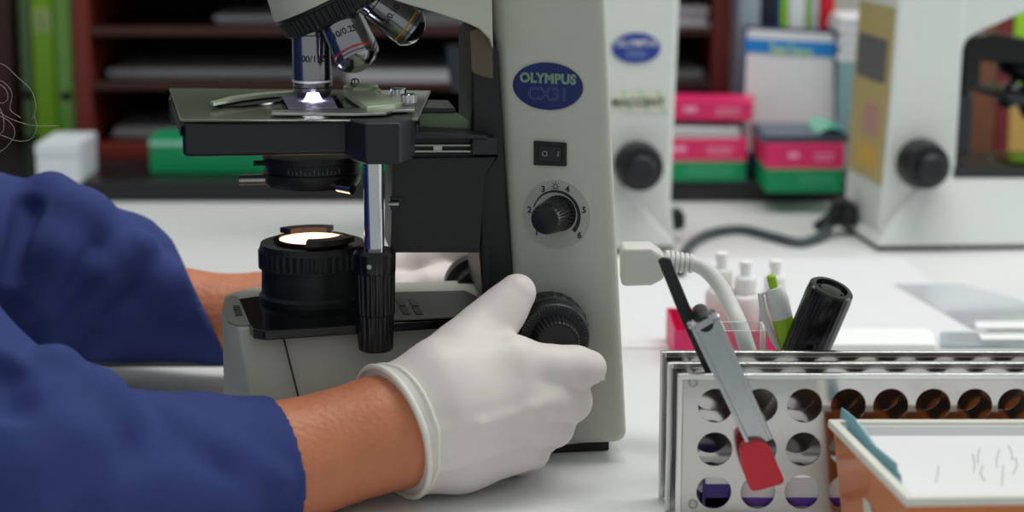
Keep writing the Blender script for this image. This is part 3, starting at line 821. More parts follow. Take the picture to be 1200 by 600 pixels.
e = cw[-1]; cw += [Vector((e.x + .02, e.y + .004, .0058)), Vector((e.x + .06, e.y + .01, .0052)), Vector((e.x + .14, e.y + .012, .0052))]
MB().tube(smooth_path(cw, 8), .0049, 16).build('cord', M_CORDW, cordw)

# ------------------------------------------------------------------ black ledge and what stands on it
led = MB().box((-1.7, LEDGE_Y, 0.0005), (3.4, 0, 0), (0, 0.50, 0), (0, 0, LZ - .0005))
centred(led, 'raised_ledge', M_LEDGE, 'low black ledge running along the back of the white bench', 'ledge', bevel=0.002)
led_top = LZ + 0.0004
def lg(px, py): return onz(px, py, led_top)
# pigeonhole cabinet
yc = lg(300, 186).y
X = lambda px, y=yc: ony(px, 100, y).x
ZP = lambda py, y=yc: ony(600, py, y).z
cab = thing('pigeonhole_cabinet', (X(470), yc, led_top), 'red-brown wooden pigeonhole cabinet with dark shelves of papers, behind the main microscope', 'cabinet')
cz1 = 0.47; cdp = 0.24
xl, xr = X(88), X(855)
for (a_, b_) in ((88, 107), (834, 855)):
    MB().box((X(a_), yc, led_top), (X(b_) - X(a_), 0, 0), (0, cdp, 0), (0, 0, cz1)).build('side_panel', M_WOOD, cab, bevel=0.001)
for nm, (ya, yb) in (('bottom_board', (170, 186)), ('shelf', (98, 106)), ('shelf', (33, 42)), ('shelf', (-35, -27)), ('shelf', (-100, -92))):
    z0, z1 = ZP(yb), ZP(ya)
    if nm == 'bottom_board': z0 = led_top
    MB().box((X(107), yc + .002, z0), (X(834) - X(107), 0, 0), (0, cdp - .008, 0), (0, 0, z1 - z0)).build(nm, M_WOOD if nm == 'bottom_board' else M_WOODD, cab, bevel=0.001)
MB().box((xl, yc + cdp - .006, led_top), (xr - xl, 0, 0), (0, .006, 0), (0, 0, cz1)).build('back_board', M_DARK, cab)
MB().box((xl, yc, led_top + cz1), (xr - xl, 0, 0), (0, cdp, 0), (0, 0, .014)).build('top_board', M_WOOD, cab)
# papers on its shelves
def papers(px0, px1, shelf_y, h, dy, rot, label, m=M_PAPER, dep=.18):
    z = ZP(shelf_y) + .0006
    x0, x1 = X(px0), X(px1)
    y0 = yc + dy
    mb = MB(); n = max(2, int(h / .003)); rr = random.Random(int(px0 * 7 + shelf_y))
    for k in range(n):
        jx = rr.uniform(-.004, .004); jy = rr.uniform(-.004, .004); t = h / n
        cx, cy = (x0 + x1) / 2 + jx, y0 + dep / 2 + jy
        c_, s_ = math.cos(rot), math.sin(rot); wx, wy = (x1 - x0) / 2, dep / 2
        q = [Vector((cx + a * wx * c_ - b * wy * s_, cy + a * wx * s_ + b * wy * c_, z + k * t)) for a, b in ((-1, -1), (1, -1), (1, 1), (-1, 1))]
        mb.prism(q, (0, 0, t * .93))
    return centred(mb, 'paper_stack', m, label, 'papers', group='papers in the pigeonhole cabinet', smooth=0)
papers(246, 420, 33, .009, .05, .0, 'short white paper stack on the upper shelf left of the nosepiece')
papers(112, 395, 98, .010, .05, .0, 'long grey paper stack on the middle shelf of the cabinet, left of the stage')
papers(120, 300, 170, .012, .05, .02, 'dim paper stack lying on the bottom board of the cabinet', dep=.14)
papers(440, 560, 33, .012, .05, 0.0, 'white paper stack on the upper shelf seen through the microscope opening')
papers(402, 560, 98, .012, .02, 0.0, 'white paper stack on the middle shelf just above the slide holder')
papers(780, 830, 33, .022, .02, 0.0, 'white paper stack on the upper shelf right of the second microscope')
papers(640, 828, 98, .010, .04, 0.0, 'grey paper stack on the middle shelf above the pink carton')

# cartons
def carton(px0, px1, ynear, ytop, dep, name, label, split=None, colors=(M_PINK, M_GREEN), group=None, z0=None, rot=0.0, y=None, marks=True):
    z0 = led_top if z0 is None else z0
    p0, p1 = onz(px0, ynear, z0), onz(px1, ynear, z0)
    if y is not None: p0, p1 = ony(px0, ynear, y), ony(px1, ynear, y)
    z1 = ony(px0, ytop, p0.y).z
    fr = Frame(p0, rot); Lx = (p1 - p0).length
    t = thing(name, p0, label, 'carton', fr.yaw, group)
    t.location.z = z0
    if split:
        zs = ony(px0, split, p0.y).z
        low = MB().box(fr.G(0, 0, z0), fr.a * Lx, fr.w * dep, Z * (zs - z0 - .0015)).build('box', colors[1], t, bevel=.001)
        MB().box(fr.G(.0008, .0008, zs - .0016), fr.a * (Lx - .0016), fr.w * (dep - .0016), Z * .0018).build('inner_band', M_CREAM, t)
        lid = MB().box(fr.G(-.0008, -.0008, zs), fr.a * (Lx + .0016), fr.w * (dep + .0016), Z * (z1 - zs)).build('lid', colors[0], t, bevel=.001)
        zm = (zs + z1) / 2; zl = (z0 + zs) / 2; host = lid
    else:
        low = MB().box(fr.G(0, 0, z0), fr.a * Lx, fr.w * dep, Z * (z1 - z0)).build('box', colors[0], t, bevel=.001)
        zm = (z0 + z1) / 2; zl = None; host = low
    if marks:
        mb = MB()
        w_ = -.0011
        def bar(u, z, l, h): mb.box(fr.G(u, w_, z), fr.a * l, fr.w * .0002, Z * h)
        bar(Lx * .28, zm - .002, Lx * .14, .006); bar(Lx * .62, zm + .001, Lx * .26, .0018); bar(Lx * .62, zm - .004, Lx * .24, .0018)
        mb.build('printed_lines', mat('pale_pink_print', (240, 160, 190), .5, var=0), host, smooth=0)
        if zl:
            mb = MB(); w_ = -.0003
            for k in range(3): bar(Lx * .42, zl - .004 + k * .004, Lx * .46, .0012)
            mb.build('printed_lines', mat('pale_green_print', (80, 180, 140), .5, var=0), low, smooth=0)
    return t, fr, Lx, z1
G_ = 'pink and green cartons on the ledge'
carton(897, 987, 225.5, 169, .115, 'carton', 'pink and green carton nearest the right microscope, papers on top', 197, group=G_)
_, frl, Lxl, ztl = carton(752, 874, 212.5, 163, .11, 'carton', 'pink and green carton left of its twin, white papers on top', 188, group=G_)
carton(176, 470, 203, 161, .06, 'carton', 'long green carton standing behind the microscope stage at the left', None, (M_GREEN,), marks=False)
gc = [o for o in bpy.data.objects if o.get('label', '').startswith('long green carton')][0]
fg = Frame(gc.location, 0); zt3 = ony(176, 161, gc.location.y).z
MB().box(fg.G(.0, -.0006, zt3 - .009), fg.a * .27, fg.w * .0006, Z * .005).build('pale_stripe', mat('pale_mint', (150, 210, 190), .4, var=0), gc)
# things lying on the cartons
rc_ = [c for c in bpy.data.objects if c.get('label', '').startswith('pink and green carton nearest')][0]
zr = ony(897, 169, rc_.location.y).z
fr_ = Frame(rc_.location, 0)
mb = MB()
for k in range(5): mb.box(fr_.G(-.004 + .001 * k, .006 + .002 * (k % 2), zr + .0006 + k * .0014), fr_.a * .088, fr_.w * .1, Z * .0012)
centred(mb, 'document_pile', mat('slate_folder', (84, 96, 112), .4), 'slate grey folders lying on the right pink carton', 'folders', smooth=0)
mb = MB(); pth = [fr_.G(.052 + .005 * i, .012, zr + .0082 + .006 * math.sin(i / 6 * math.pi)) for i in range(7)]
mb.loft([[p, p + fr_.w * .085, p + fr_.w * .085 + Z * .0008, p + Z * .0008] for p in pth])
centred(mb, 'plastic_sleeve', mat('teal_green_plastic', (70, 184, 150), .25, coat=.4), 'curled green plastic sleeve lying on the right carton', 'sleeve', smooth=40)
mb = MB()
for k in range(7): mb.box(frl.G(.004 + .0008 * (k % 3), .002 + .0015 * (k % 2), ztl + .0006 + k * .0014), frl.a * (Lxl - .012), frl.w * .10, Z * .00125)
centred(mb, 'paper_pile', M_SHEET, 'white paper pile between the left carton and the small pink box above', 'papers', smooth=0)
zq = ztl + .0006 + 7 * .0014 + .0006
centred(MB().box(frl.G(-.01, .018, zq), frl.a * (Lxl - .004), frl.w * .075, Z * .006), 'dark_folder', mat('dark_plum', (42, 36, 48), .5), 'thin dark folder under the small pink box', 'folder', bevel=.0008)
yk = (frl.o + frl.w * .016).y + .004
carton(770, 880, 143, 117, .06, 'carton', 'small bright pink box on top of the left carton stack', None, (M_PINK,), z0=zq + .0066, y=yk, rot=-9)

# pad / calendar board leaning at the back
yb = lg(925, 205).y + .03
def lean(px, py, k=0.0): # board plane tilts back with height
    p = ony(px, py, yb); return ony(px, py, yb + (p.z - LZ) * .06 + k)
brd = thing('desk_calendar', ony(925, 200, yb), 'large white sheet with blue heading band in a dark blue frame, propped behind the cartons', 'calendar')
zb_ = led_top
blo = [lean(866, 178), lean(985, 178)]
def drop(p, k): return Vector((p.x, yb + k, zb_))
q = [drop(lean(866, 178), 0), drop(lean(985, 180), 0), lean(981, 36), lean(872, 30)]
MB().prism(q, (0, .004, 0)).build('backing', mat('navy_card', (28, 52, 92), .45), brd)
q = [lean(870, 178, -.0012), lean(978, 178, -.0012), lean(976.5, 40, -.0012), lean(876, 34, -.0012)]
pg = MB().prism(q, (0, .0008, 0)).build('page', mat('page_white', (210, 212, 214), .6), brd)
q = [lean(873.5, 45, -.0020), lean(979.5, 50, -.0020), lean(979, 67, -.0020), lean(873, 61, -.0020)]
MB().prism(q, (0, .0006, 0)).build('heading_band', mat('band_blue', (22, 120, 196), .5, var=.04), pg)
mb = MB()
for x, y, l, h in ((903, 45, 3, 16), (907, 55, 16, 8), (926, 50, 3, 12), (930, 57, 12, 7), (944, 58, 8, 7)):
    mb.prism([lean(x, y, -.0026), lean(x + l, y + .3, -.0026), lean(x + l, y + h, -.0026), lean(x, y + h, -.0026)], (0, .0004, 0))
mb.build('heading_mark', mat('mark_yellow_green', (150, 190, 150), .5, var=0), pg, smooth=0)

# binders in a row above / behind the board
yr = yb + .07
bind = [(862, 889, (168, 182, 192), 'pale blue-grey binder at the left end of the row behind the calendar'),
        (890, 907, (26, 34, 48), 'black binder second from the left behind the calendar'),
        (907, 911.5, (30, 70, 140), 'thin blue folder between the black and lime binders'),
        (912, 921, (140, 200, 30), 'narrow lime green binder behind the calendar'),
        (921.5, 941, (226, 230, 236), 'white binder in the row behind the calendar'),
        (941.5, 947.5, (150, 196, 90), 'thin pale green folder right of the white binder'),
        (948, 957, (186, 192, 196), 'light grey binder beside the red one'),
        (957.5, 976, (190, 20, 40), 'red binder at the right end of the row behind the calendar')]
for i, (a_, b_, c_, lab_) in enumerate(bind):
    x0, x1 = X(a_, yr), X(b_, yr)
    z1 = .29 + .01 * (i % 3)
    t = thing('binder', ((x0 + x1) / 2, yr, led_top), lab_, 'binder', group='binders behind the calendar')
    MB().box((x0 + .0003, yr, led_top), (x1 - x0 - .0006, 0, 0), (0, .16, 0), (0, 0, z1)).build('cover', mat(f'binder_{i}', c_, .4, var=.03), t, bevel=.0012)
    MB().box(((x0 + x1) / 2 - (x1 - x0) * .3, yr - .0006, .235), ((x1 - x0) * .6, 0, 0), (0, .0006, 0), (0, 0, .04)).build('spine_label', mat('label_white', (214, 216, 214), .6), t)
x0, x1 = X(856.5, yr), X(861, yr)
centred(MB().box((x0, yr - .05, led_top), (x1 - x0, 0, 0), (0, .2, 0), (0, 0, .30)), 'grey_file', mat('file_grey', (120, 122, 136), .5), 'thin grey file standing between the cabinet and the binders', 'file', bevel=.001)

# to the right of the calendar
yt = lg(1000, 210).y + .05
centred(MB().box((X(982, yt), yt, led_top), (.07, 0, 0), (0, .1, 0), (0, 0, ony(990, 72, yt).z - led_top)), 'storage_box', mat('grey_teal_card', (128, 160, 164), .5), 'grey-teal box behind the right microscope, papers on top', 'box', bevel=.002)
zt_ = ony(990, 72, yt).z + .0006
mb = MB()
for k in range(9):
    mb.box((X(981, yt) + .0015 * (k % 3), yt + .002 * (k % 2), zt_ + k * .005), (.066, 0, 0), (0, .095, 0), (0, 0, .0046))
centred(mb, 'paper_pile', M_SHEET, 'white paper pile on the grey-teal box beside the calendar', 'papers', smooth=0)

# seen through the right microscope's opening
yo = lg(1150, 190).y + .06
def upright(name, a_, b_, ptop, m, label, cat, y=yo, z0=None, dep=.12):
    z0 = led_top if z0 is None else z0
    return centred(MB().box((X(a_, y), y, z0), (X(b_, y) - X(a_, y), 0, 0), (0, dep, 0), (0, 0, ony(600, ptop, y).z - z0)), name, m, label, cat, bevel=.0015)
upright('wooden_stand', 1132, 1168, -60, mat('warm_brown_wood', (120, 74, 52), .5, var=.15), 'brown wooden board upright behind the opening of the right microscope', 'board')
upright('binder', 1169, 1184, -60, mat('maroon_card', (120, 40, 46), .45), 'maroon binder behind the opening of the right microscope', 'binder')
upright('carton', 1185, 1260, 124, mat('ochre_card', (206, 168, 92), .55), 'ochre yellow carton low behind the right microscope', 'carton', dep=.1)
zc = ony(600, 124, yo).z + .0008
upright('plastic_tray', 1185, 1258, 112, mat('blue_plastic', (40, 90, 190), .4), 'flat blue tray on the ochre yellow carton', 'tray', z0=zc, dep=.095)
zc2 = ony(600, 112, yo).z + .0008
upright('file_box', 1186, 1250, -60, mat('lime_card', (150, 206, 40), .45), 'lime green file box standing above the blue tray', 'file box', z0=zc2, dep=.09)

# left end: brown post, green binders, white box
yl = lg(60, 166).y
upright('wooden_stand', -140, 16, -120, M_WOODD, 'dark brown wooden panel at the far left edge', 'board', y=yl)
Gd = mat('dull_green', (96, 128, 84), .3, var=.12, coat=.3)
M_LIME2 = mat('bright_lime', (134, 190, 36), .35, var=.06)
M_GREEN3 = mat('leaf_green', (120, 178, 70), .22, var=.18, scale=12, coat=.5)
gb = 'green binders at the left'
def gbind(a_, b_, m, label, y, dep=.16, labelbox=None):
    x0, x1 = X(a_, y), X(b_, y)
    t = thing('binder', ((x0 + x1) / 2, y, led_top), label, 'binder', group=gb)
    MB().box((x0 + .0003, y, led_top), (x1 - x0 - .0006, 0, 0), (0, dep, 0), (0, 0, .36)).build('cover', m, t, bevel=.003, seg=3)
    if labelbox:
        ya, yb2 = labelbox; z0, z1 = ony(600, yb2, y).z, ony(600, ya, y).z
        MB().box((x0 + (x1 - x0) * .12, y - .0008, z0), ((x1 - x0) * .76, 0, 0), (0, .0008, 0), (0, 0, z1 - z0)).build('spine_label', mat('pale_lime_label', (190, 214, 130), .5), t)
        mb = MB()
        for k in range(4): mb.box((x0 + (x1 - x0) * .2, y - .0012, z0 + (z1 - z0) * (.15 + .2 * k)), ((x1 - x0) * .5, 0, 0), (0, .0004, 0), (0, 0, .0022))
        mb.build('printed_lines', mat('print_grey_green', (120, 140, 110), .6, var=0), t, smooth=0)
    else:
        MB().lathe((( x0 + x1) / 2, y, .075), (0, -1, 0), [(.006, -.001), (.006, .0008), (.004, .0008)], 20).build('finger_hole', M_DARK, t)
gbind(24, 39, Gd, 'dull green binder beside the dark brown panel', yl + .02)
gbind(39.5, 66, M_LIME2, 'lime green binder with pale spine label, middle of three', yl + .015, labelbox=(11, 38))
gbind(66.5, 87, M_GREEN3, 'glossy green binder beside the cabinet', yl + .01)
yw = lg(66, 216).y
t = thing('white_box', (X(66, yw), yw, led_top), 'plain white box standing at the foot of the green binders', 'box')
z1 = ony(600, 169, yw).z
MB().box((X(38, yw), yw, led_top), (X(88, yw) - X(38, yw), 0, 0), (0, .09, 0), (0, 0, z1 - led_top - .012)).build('box', mat('white_card', (214, 220, 226), .5), t, bevel=.001)
MB().box((X(37.3, yw), yw - .0007, z1 - .0119), (X(88.7, yw) - X(37.3, yw), 0, 0), (0, .0914, 0), (0, 0, .012)).build('lid', MATS['white_card'], t, bevel=.001)

def translucent(name, col, w_, clear=0.0):
    m = bpy.data.materials.new(name); m.use_nodes = True; nt = m.node_tree
    p = nt.nodes['Principled BSDF']; p.inputs['Base Color'].default_value = srgb(*col); p.inputs['Roughness'].default_value = .25
    t = nt.nodes.new('ShaderNodeBsdfTranslucent'); t.inputs[0].default_value = srgb(*col)
    mx = nt.nodes.new('ShaderNodeMixShader'); mx.inputs[0].default_value = w_
    nt.links.new(p.outputs[0], mx.inputs[1]); nt.links.new(t.outputs[0], mx.inputs[2])
    out = mx
    if clear:
        tr = nt.nodes.new('ShaderNodeBsdfTransparent'); m2 = nt.nodes.new('ShaderNodeMixShader'); m2.inputs[0].default_value = clear
        nt.links.new(mx.outputs[0], m2.inputs[1]); nt.links.new(tr.outputs[0], m2.inputs[2]); out = m2
    nt.links.new(out.outputs[0], nt.nodes['Material Output'].inputs[0])
    return m
MB().prism([onz(x, y, ZS + .0022) for x, y in [(338, 127.6), (396, 126.8), (388, 111.6), (330, 112.2)]], (0, 0, .00012)).build('specimen_smear', translucent('stained_smear', (206, 200, 230), .6, .45), slide, smooth=0)
MB().lathe(onz(367, 118, ZS + .0024), Z, [(.0056, 0), (.0052, .0012), (.0042, .0028), (.0036, .0046)], 32).build('lit_spot_drop', translucent('lit_spot_white', (250, 250, 255), .85, .25), slide)  # white drop added to catch the lens light as a bright spot
# ------------------------------------------------------------------ the person
def np3(v): return np.array((v.x, v.y, v.z))
def sp_(pts, sc=2000.0):
    """[(px,py,w,r_px)] -> joints and radii"""
    return [np3(S.P(x, y, w)) for x, y, w, r in pts], [r / sc for x, y, w, r in pts]
person = thing('person', S.G(-.52, .04, -.76), 'seated person in navy coat and white latex gloves turning the microscope focus knobs', 'person')
ARM_N = sp_([(468, 503, -.074, 63), (440, 510, -.077, 63), (345, 540, -.088, 66), (240, 556, -.105, 72), (60, 556, -.135, 76), (-40, 530, -.14, 84)])
ARM_F = sp_([(420, 352, .172, 44), (345, 362, .178, 47), (262, 373, .183, 50), (150, 362, .20, 60), (60, 322, .215, 62), (-40, 306, .22, 66), (-150, 290, .225, 68)], 1720.0)
SHN = np.array((-.470, -.105, .245)); SHF = np.array((-.470, .205, .245))

def near_hand(sd, g=0.0):
    ny = np3(-S.w)
    def ch(pts, k=.007, flat=None):
        j, r = sp_(pts); sd.chain(j, [x + g for x in r], k, flat)
    # palm as a fan of metacarpals
    ch([(470, 490, -.074, 52), (520, 452, -.072, 46), (598, 428, -.066, 31)], .012)
    ch([(470, 503, -.076, 54), (530, 485, -.078, 46), (606, 464, -.072, 30)], .012)
    ch([(474, 515, -.074, 50), (530, 510, -.074, 44), (604, 497, -.070, 28)], .012)
    ch([(482, 524, -.070, 46), (540, 529, -.068, 38), (588, 529, -.066, 26)], .012)
    # thumb
    ch([(505, 462, -.066, 42), (546, 415, -.056, 35), (568, 386, -.046, 26), (589, 364, -.041, 21.5), (606, 343, -.038, 19.0)], .008)
    # index laid along the fine knob
    ch([(600, 428, -.066, 29), (650, 433, -.066, 23.0), (674, 431, -.064, 20.5), (690, 431, -.058, 17.5)], .005)
    # middle, ring and little finger curled back under the hand
    ch([(604, 464, -.072, 28), (640, 468, -.071, 24), (668, 470, -.060, 21), (655, 484, -.038, 18), (628, 488, -.034, 16)], .004)
    ch([(602, 497, -.070, 26), (626, 498, -.070, 22.5), (648, 500, -.060, 20), (634, 512, -.040, 17), (610, 513, -.036, 15)], .004)
    ch([(588, 528, -.066, 24), (606, 528, -.066, 20.5), (622, 529, -.056, 17.5), (610, 538, -.040, 15), (590, 537, -.037, 14)], .004)
    # knuckles and the tendon ridges
    for (x, y, w) in ((603, 430, -.073), (606, 464, -.0795), (602, 498, -.077)):
        ch([(x - 6, y, w + .006, 14), (x + 8, y, w + .006, 12)], .008)
def far_hand(sd, g=0.0):
    def ch(pts, k=.008):
        j, r = sp_(pts, 1720.0); sd.chain(j, [x + g for x in r], k)
    ch([(410, 352, .168, 44), (452, 334, .164, 36), (500, 308, .158, 26)], .010)
    ch([(410, 356, .168, 44), (455, 350, .166, 34), (500, 342, .160, 25)], .008)
    ch([(410, 366, .168, 42), (460, 374, .168, 30), (505, 374, .160, 22)], .008)
    ch([(498, 306, .158, 22), (530, 296, .152, 17), (556, 296, .146, 14), (574, 304, .140, 12)], .005)
    ch([(500, 342, .160, 20), (535, 346, .164, 16), (560, 350, .160, 13), (576, 354, .148, 12)], .005)
    ch([(503, 372, .160, 19), (535, 378, .164, 15), (558, 382, .158, 13), (572, 382, .148, 12)], .005)
    ch([(505, 390, .160, 16), (530, 400, .162, 13), (552, 402, .154, 12)], .005)
    ch([(425, 356, .150, 32), (470, 352, .128, 27), (500, 338, .128, 18), (522, 326, .138, 14)], .006)

# body: one continuous skin from head to fingertips
BH = .0042
sd = SDF((-.74, -.26, -.33), (.09, .35, .62), BH)
near_hand(sd, -.0032); far_hand(sd, -.0026)
sd.chain(*ARM_N, k=.004); sd.chain(*ARM_F, k=.004)
sd.chain([ARM_N[0][-1], SHN], [.040, .052], .02); sd.chain([ARM_F[0][-1], SHF], [.038, .052], .02)
sd.chain([SHN, SHF], [.055, .055], .03)
for yy in (-.04, .14):
    sd.chain([np.array((-.49, yy, .19)), np.array((-.54, yy + .01 * (1 if yy < 0 else -1), 0)), np.array((-.60, yy, -.24))], [.085, .08, .092], .03)
NB, NT = np.array((-.455, .05, .28)), np.array((-.375, .05, .40))
sd.chain([NB, NT], [.056, .052], .02)
HC = np.array((-.335, .05, .475))
fd = np.array((.80, 0, -.60)); ud = np.array((.60, 0, .80)); ld = np.array((0, 1., 0))
hp_ = lambda f, l, u: HC + fd * f + ld * l + ud * u
sd.cone(hp_(-.015, 0, .02), hp_(.012, 0, .015), .078, .074, .01, flat=(ld, .88))
sd.cone(hp_(.02, 0, -.03), hp_(.045, 0, -.078), .058, .030, .02, flat=(ld, .9))
sd.cone(hp_(.080, 0, .012), hp_(.098, 0, -.022), .007, .011, .008)
for s_ in (-1, 1):
    sd.cone(hp_(.068, s_ * .012, .030), hp_(.060, s_ * .045, .026), .010, .008, .01)
    sd.cone(hp_(.058, s_ * .042, -.018), hp_(.05, s_ * .045, -.022), .016, .014, .012)
    sd.cone(hp_(-.005, s_ * .070, .012), hp_(-.008, s_ * .072, -.022), .014, .010, .004, flat=(ld, .5))
    sd.cone(hp_(.082, s_ * .032, .010), hp_(.083, s_ * .033, .010), .009, .009, .006, sub=True)
sd.cone(hp_(.074, -.018, -.052), hp_(.074, .018, -.052), .008, .008, .006)
zc_ = np.where(sd.ax[0] > -.36, 1, 0)[:, None, None] * 1.0
sd.d = np.where(zc_ > 0, np.maximum(sd.d, (.0020 - sd.ax[2])[None, None, :]), sd.d).astype(np.float32)
sd.build('body', M_SKIN, person, 2)
for s_ in (-1, 1):
    MB().lathe(Vector(hp_(.060, s_ * .032, .010)), Vector(fd), [(.004, -.012), (.0105, -.006), (.012, 0), (.0105, .006), (.005, .0108), (.0012, .0118)], 20).build('eye', mat('eye_white', (225, 222, 215), .2, var=0), person)
    MB().tube([Vector(hp_(.079, s_ * .014, .030)), Vector(hp_(.079, s_ * .030, .035)), Vector(hp_(.068, s_ * .048, .028))], [.002, .003, .0015], 8).build('eyebrow', M_HAIR, person)
MB().tube([Vector(hp_(.078, -.022, -.052)), Vector(hp_(.0825, 0, -.051)), Vector(hp_(.078, .022, -.052))], [.002, .0036, .002], 8).build('lips', mat('lip', (160, 86, 78), .5), person)
# hair: a bun-less bob that leaves the face open
sh = SDF((-.56, -.10, .28), (-.18, .20, .64), .005)
sh.cone(hp_(-.025, 0, .028), hp_(.008, 0, .030), .092, .084, .01)
sh.chain([hp_(-.05, 0, -.01), hp_(-.075, 0, -.07), hp_(-.085, 0, -.13)], [.082, .066, .04], .02, flat=(ld, 1.0))
sh.cone(hp_(.085, 0, -.045), hp_(.085, 0, .012), .080, .066, .012, sub=True)
gx, gy, gz = sh._grid((slice(None),) * 3)
sh.d = (sh.d - .0022 * np.sin(210 * gy + 60 * gx + 2 * np.sin(40 * gz)) - .0015 * np.sin(330 * gx - 120 * gz)).astype(np.float32)
sh.build('hair', M_HAIR, person, 2)
strands = [[(-40, 60), (-12, 70), (6, 77), (20, 90), (36, 105), (42, 124), (38, 140)],
           [(-40, 110), (-8, 126), (10, 138), (38, 147), (70, 147.5)],
           [(-40, 90), (-10, 95), (6, 104), (9, 116), (2, 121), (-6, 116)],
           [(-30, 128), (0, 136), (14, 146), (17, 158), (8, 172), (-4, 180)],
           [(-30, 150), (0, 158), (20, 165), (36, 163), (43, 150), (40, 136)],
           [(-34, 104), (-6, 120), (3, 135), (4, 152), (-4, 160)],
           [(-30, 70), (4, 96), (14, 110), (12, 128), (24, 138)]]
for i, st in enumerate(strands):
    yy = -.02 + .012 * (i % 3)
    root = [Vector(hp_(-.02, -.075, -.05)), Vector((-.36, .0, .36))]
    MB().tube(smooth_path(root + [ony(x, y, yy) for x, y in st], 8), 0.00016, 6).build('hair_strand', mat('hair_light', (190, 184, 172), .35, var=.1), person)

# coat: torso and both sleeves
import itertools
def sample(sd, p):
    q = (np.array(p) - sd.lo) / sd.h
    i = np.clip(np.floor(q).astype(int), 0, sd.n - 2); f = q - i
    v = 0
    for a in itertools.product((0, 1), repeat=3):
        wgt = np.prod([f[k] if a[k] else 1 - f[k] for k in range(3)])
        v += wgt * sd.d[i[0] + a[0], i[1] + a[1], i[2] + a[2]]
    return v
def surf(sd, px, py):
    """first point of the solid along the sight line through (px, py), and the sight direction"""
    d = ray(px, py).normalized(); t = .80; lo, hi = sd.lo, sd.lo + sd.h * (sd.n - 1)
    for _ in range(900):
        p = np3(CAM + d * t)
        if np.all(p > lo) and np.all(p < hi) and sample(sd, p) < 0: return p, np3(d)
        t += .001
    return None, np3(d)
def folds(sd, fn):
    X, Y, Zz = sd._grid((slice(None),) * 3)
    sd.d = sd.d + fn(X, Y, Zz).astype(np.float32)
def rest(sd, z=.0018):
    """cloth and skin lie flat on the bench top"""
    sd.d = np.maximum(sd.d, (z - sd.ax[2])[None, None, :].astype(np.float32))
def crease(sd, poly, r0, r1, k, sub=False, depth=.5):
    pts = []
    for x, y in poly:
        p, d = surf(sd, x, y)
        if p is not None: pts.append((p, d))
    n = len(pts)
    for i in range(n - 1):
        ra = r0 + (r1 - r0) * i / max(1, n - 1); rb = r0 + (r1 - r0) * (i + 1) / max(1, n - 1)
        s_ = -depth if sub else depth
        sd.cone(pts[i][0] + pts[i][1] * ra * s_, pts[i + 1][0] + pts[i + 1][1] * rb * s_, ra, rb, k, sub=sub)
def coat_part(name, lo, hi, chains, cutp, cutn, inner, h=.0024, fold=None, ridges=(), grooves=()):
    sd = SDF(lo, hi, h)
    for (j, r), k in chains: sd.chain(j, r, k)
    for pl_, r0, r1, k, dp in grooves: crease(sd, pl_, r0, r1, k, True, dp)
    for pl_, r0, r1, k, dp in ridges: crease(sd, pl_, r0, r1, k, False, dp)
    if fold: folds(sd, fold)
    rest(sd)
    sd.cut(cutp, cutn)
    return sd.build(name, M_COAT, person, 4)
sv = lambda pts, sc=2000.0: sp_(pts, sc)
P2 = lambda x, y, w: np3(S.P(x, y, w))
near_c = sv([(350, 545, -.088, 72), (312, 546, -.090, 74), (230, 554, -.105, 84), (150, 562, -.12, 92), (70, 560, -.134, 104), (-40, 530, -.14, 116)])
cn = np3((S.a * 1.0 + S.w * .42 + Z * .03).normalized())
def nfold(X, Y, Zz):
    m = np.clip((-.15 - X) / .12, 0, 1)
    return -.0006 * m * np.sin(60 * (X * .8 + Zz * .9) + 4 * np.sin(14 * Zz)) - .0005 * np.sin(46 * (Zz * 1.2 - X * .35) + 1.0) * np.clip((-.13 - X) / .03, 0, 1)
near_r = [([(108, 462), (136, 496), (172, 522)], .015, .010, .008, .38), ([(205, 504), (262, 530), (324, 562)], .012, .008, .007, .48),
          ([(64, 438), (56, 480), (44, 545)], .016, .016, .008, .36), ([(116, 470), (84, 520), (34, 585)], .014, .020, .010, .45), ([(250, 590), (180, 570), (120, 580)], .016, .016, .02, .7)]
near_g = [([(82, 452), (72, 500), (64, 548)], .011, .007, .007, .25), ([(8, 440), (14, 462), (34, 478)], .015, .008, .006, .1),
          ([(148, 538), (200, 530), (262, 550)], .014, .010, .010, .42), ([(95, 480), (130, 520)], .006, .006, .008, .4)]
coat_part('coat_sleeve', (-.50, -.30, -.04), (-.10, -.02, .30), [(near_c, .004), (([near_c[0][-1], SHN], [.058, .075]), .02)],
          P2(326, 548, -.090), cn, (P2(360, 545, -.088), P2(285, 548, -.094), .0350, .0355), fold=nfold, ridges=near_r, grooves=near_g)
far_c = sv([(290, 372, .182, 53), (250, 370, .184, 55), (165, 356, .20, 66), (132, 336, .205, 88), (60, 322, .215, 103), (-40, 306, .22, 108), (-150, 290, .225, 112)], 1720.0)
fnn = np3((S.a * 1.0 + S.w * .1 + Z * .42).normalized())
def ffold(X, Y, Zz):
    m = np.clip((-.19 - X) / .08, 0, 1)
    return -.0005 * m * np.sin(52 * (X * .7 + Zz * 1.0) + 3 * np.sin(15 * X + 2)) - .0004 * np.sin(40 * (Zz - X * .8))
far_r = [([(60, 226), (104, 256), (150, 308)], .014, .012, .014, .66), ([(92, 252), (68, 296), (42, 352)], .014, .012, .014, .62), ([(165, 292), (120, 322), (60, 384)], .012, .012, .008, .45), ([(240, 330), (180, 330), (110, 400)], .010, .012, .014, .7)]
far_g = [([(28, 205), (34, 240), (16, 320)], .012, .007, .007, .2), ([(118, 272), (98, 310), (70, 362)], .010, .008, .012, .62), ([(165, 320), (120, 360)], .010, .008, .012, .55)]
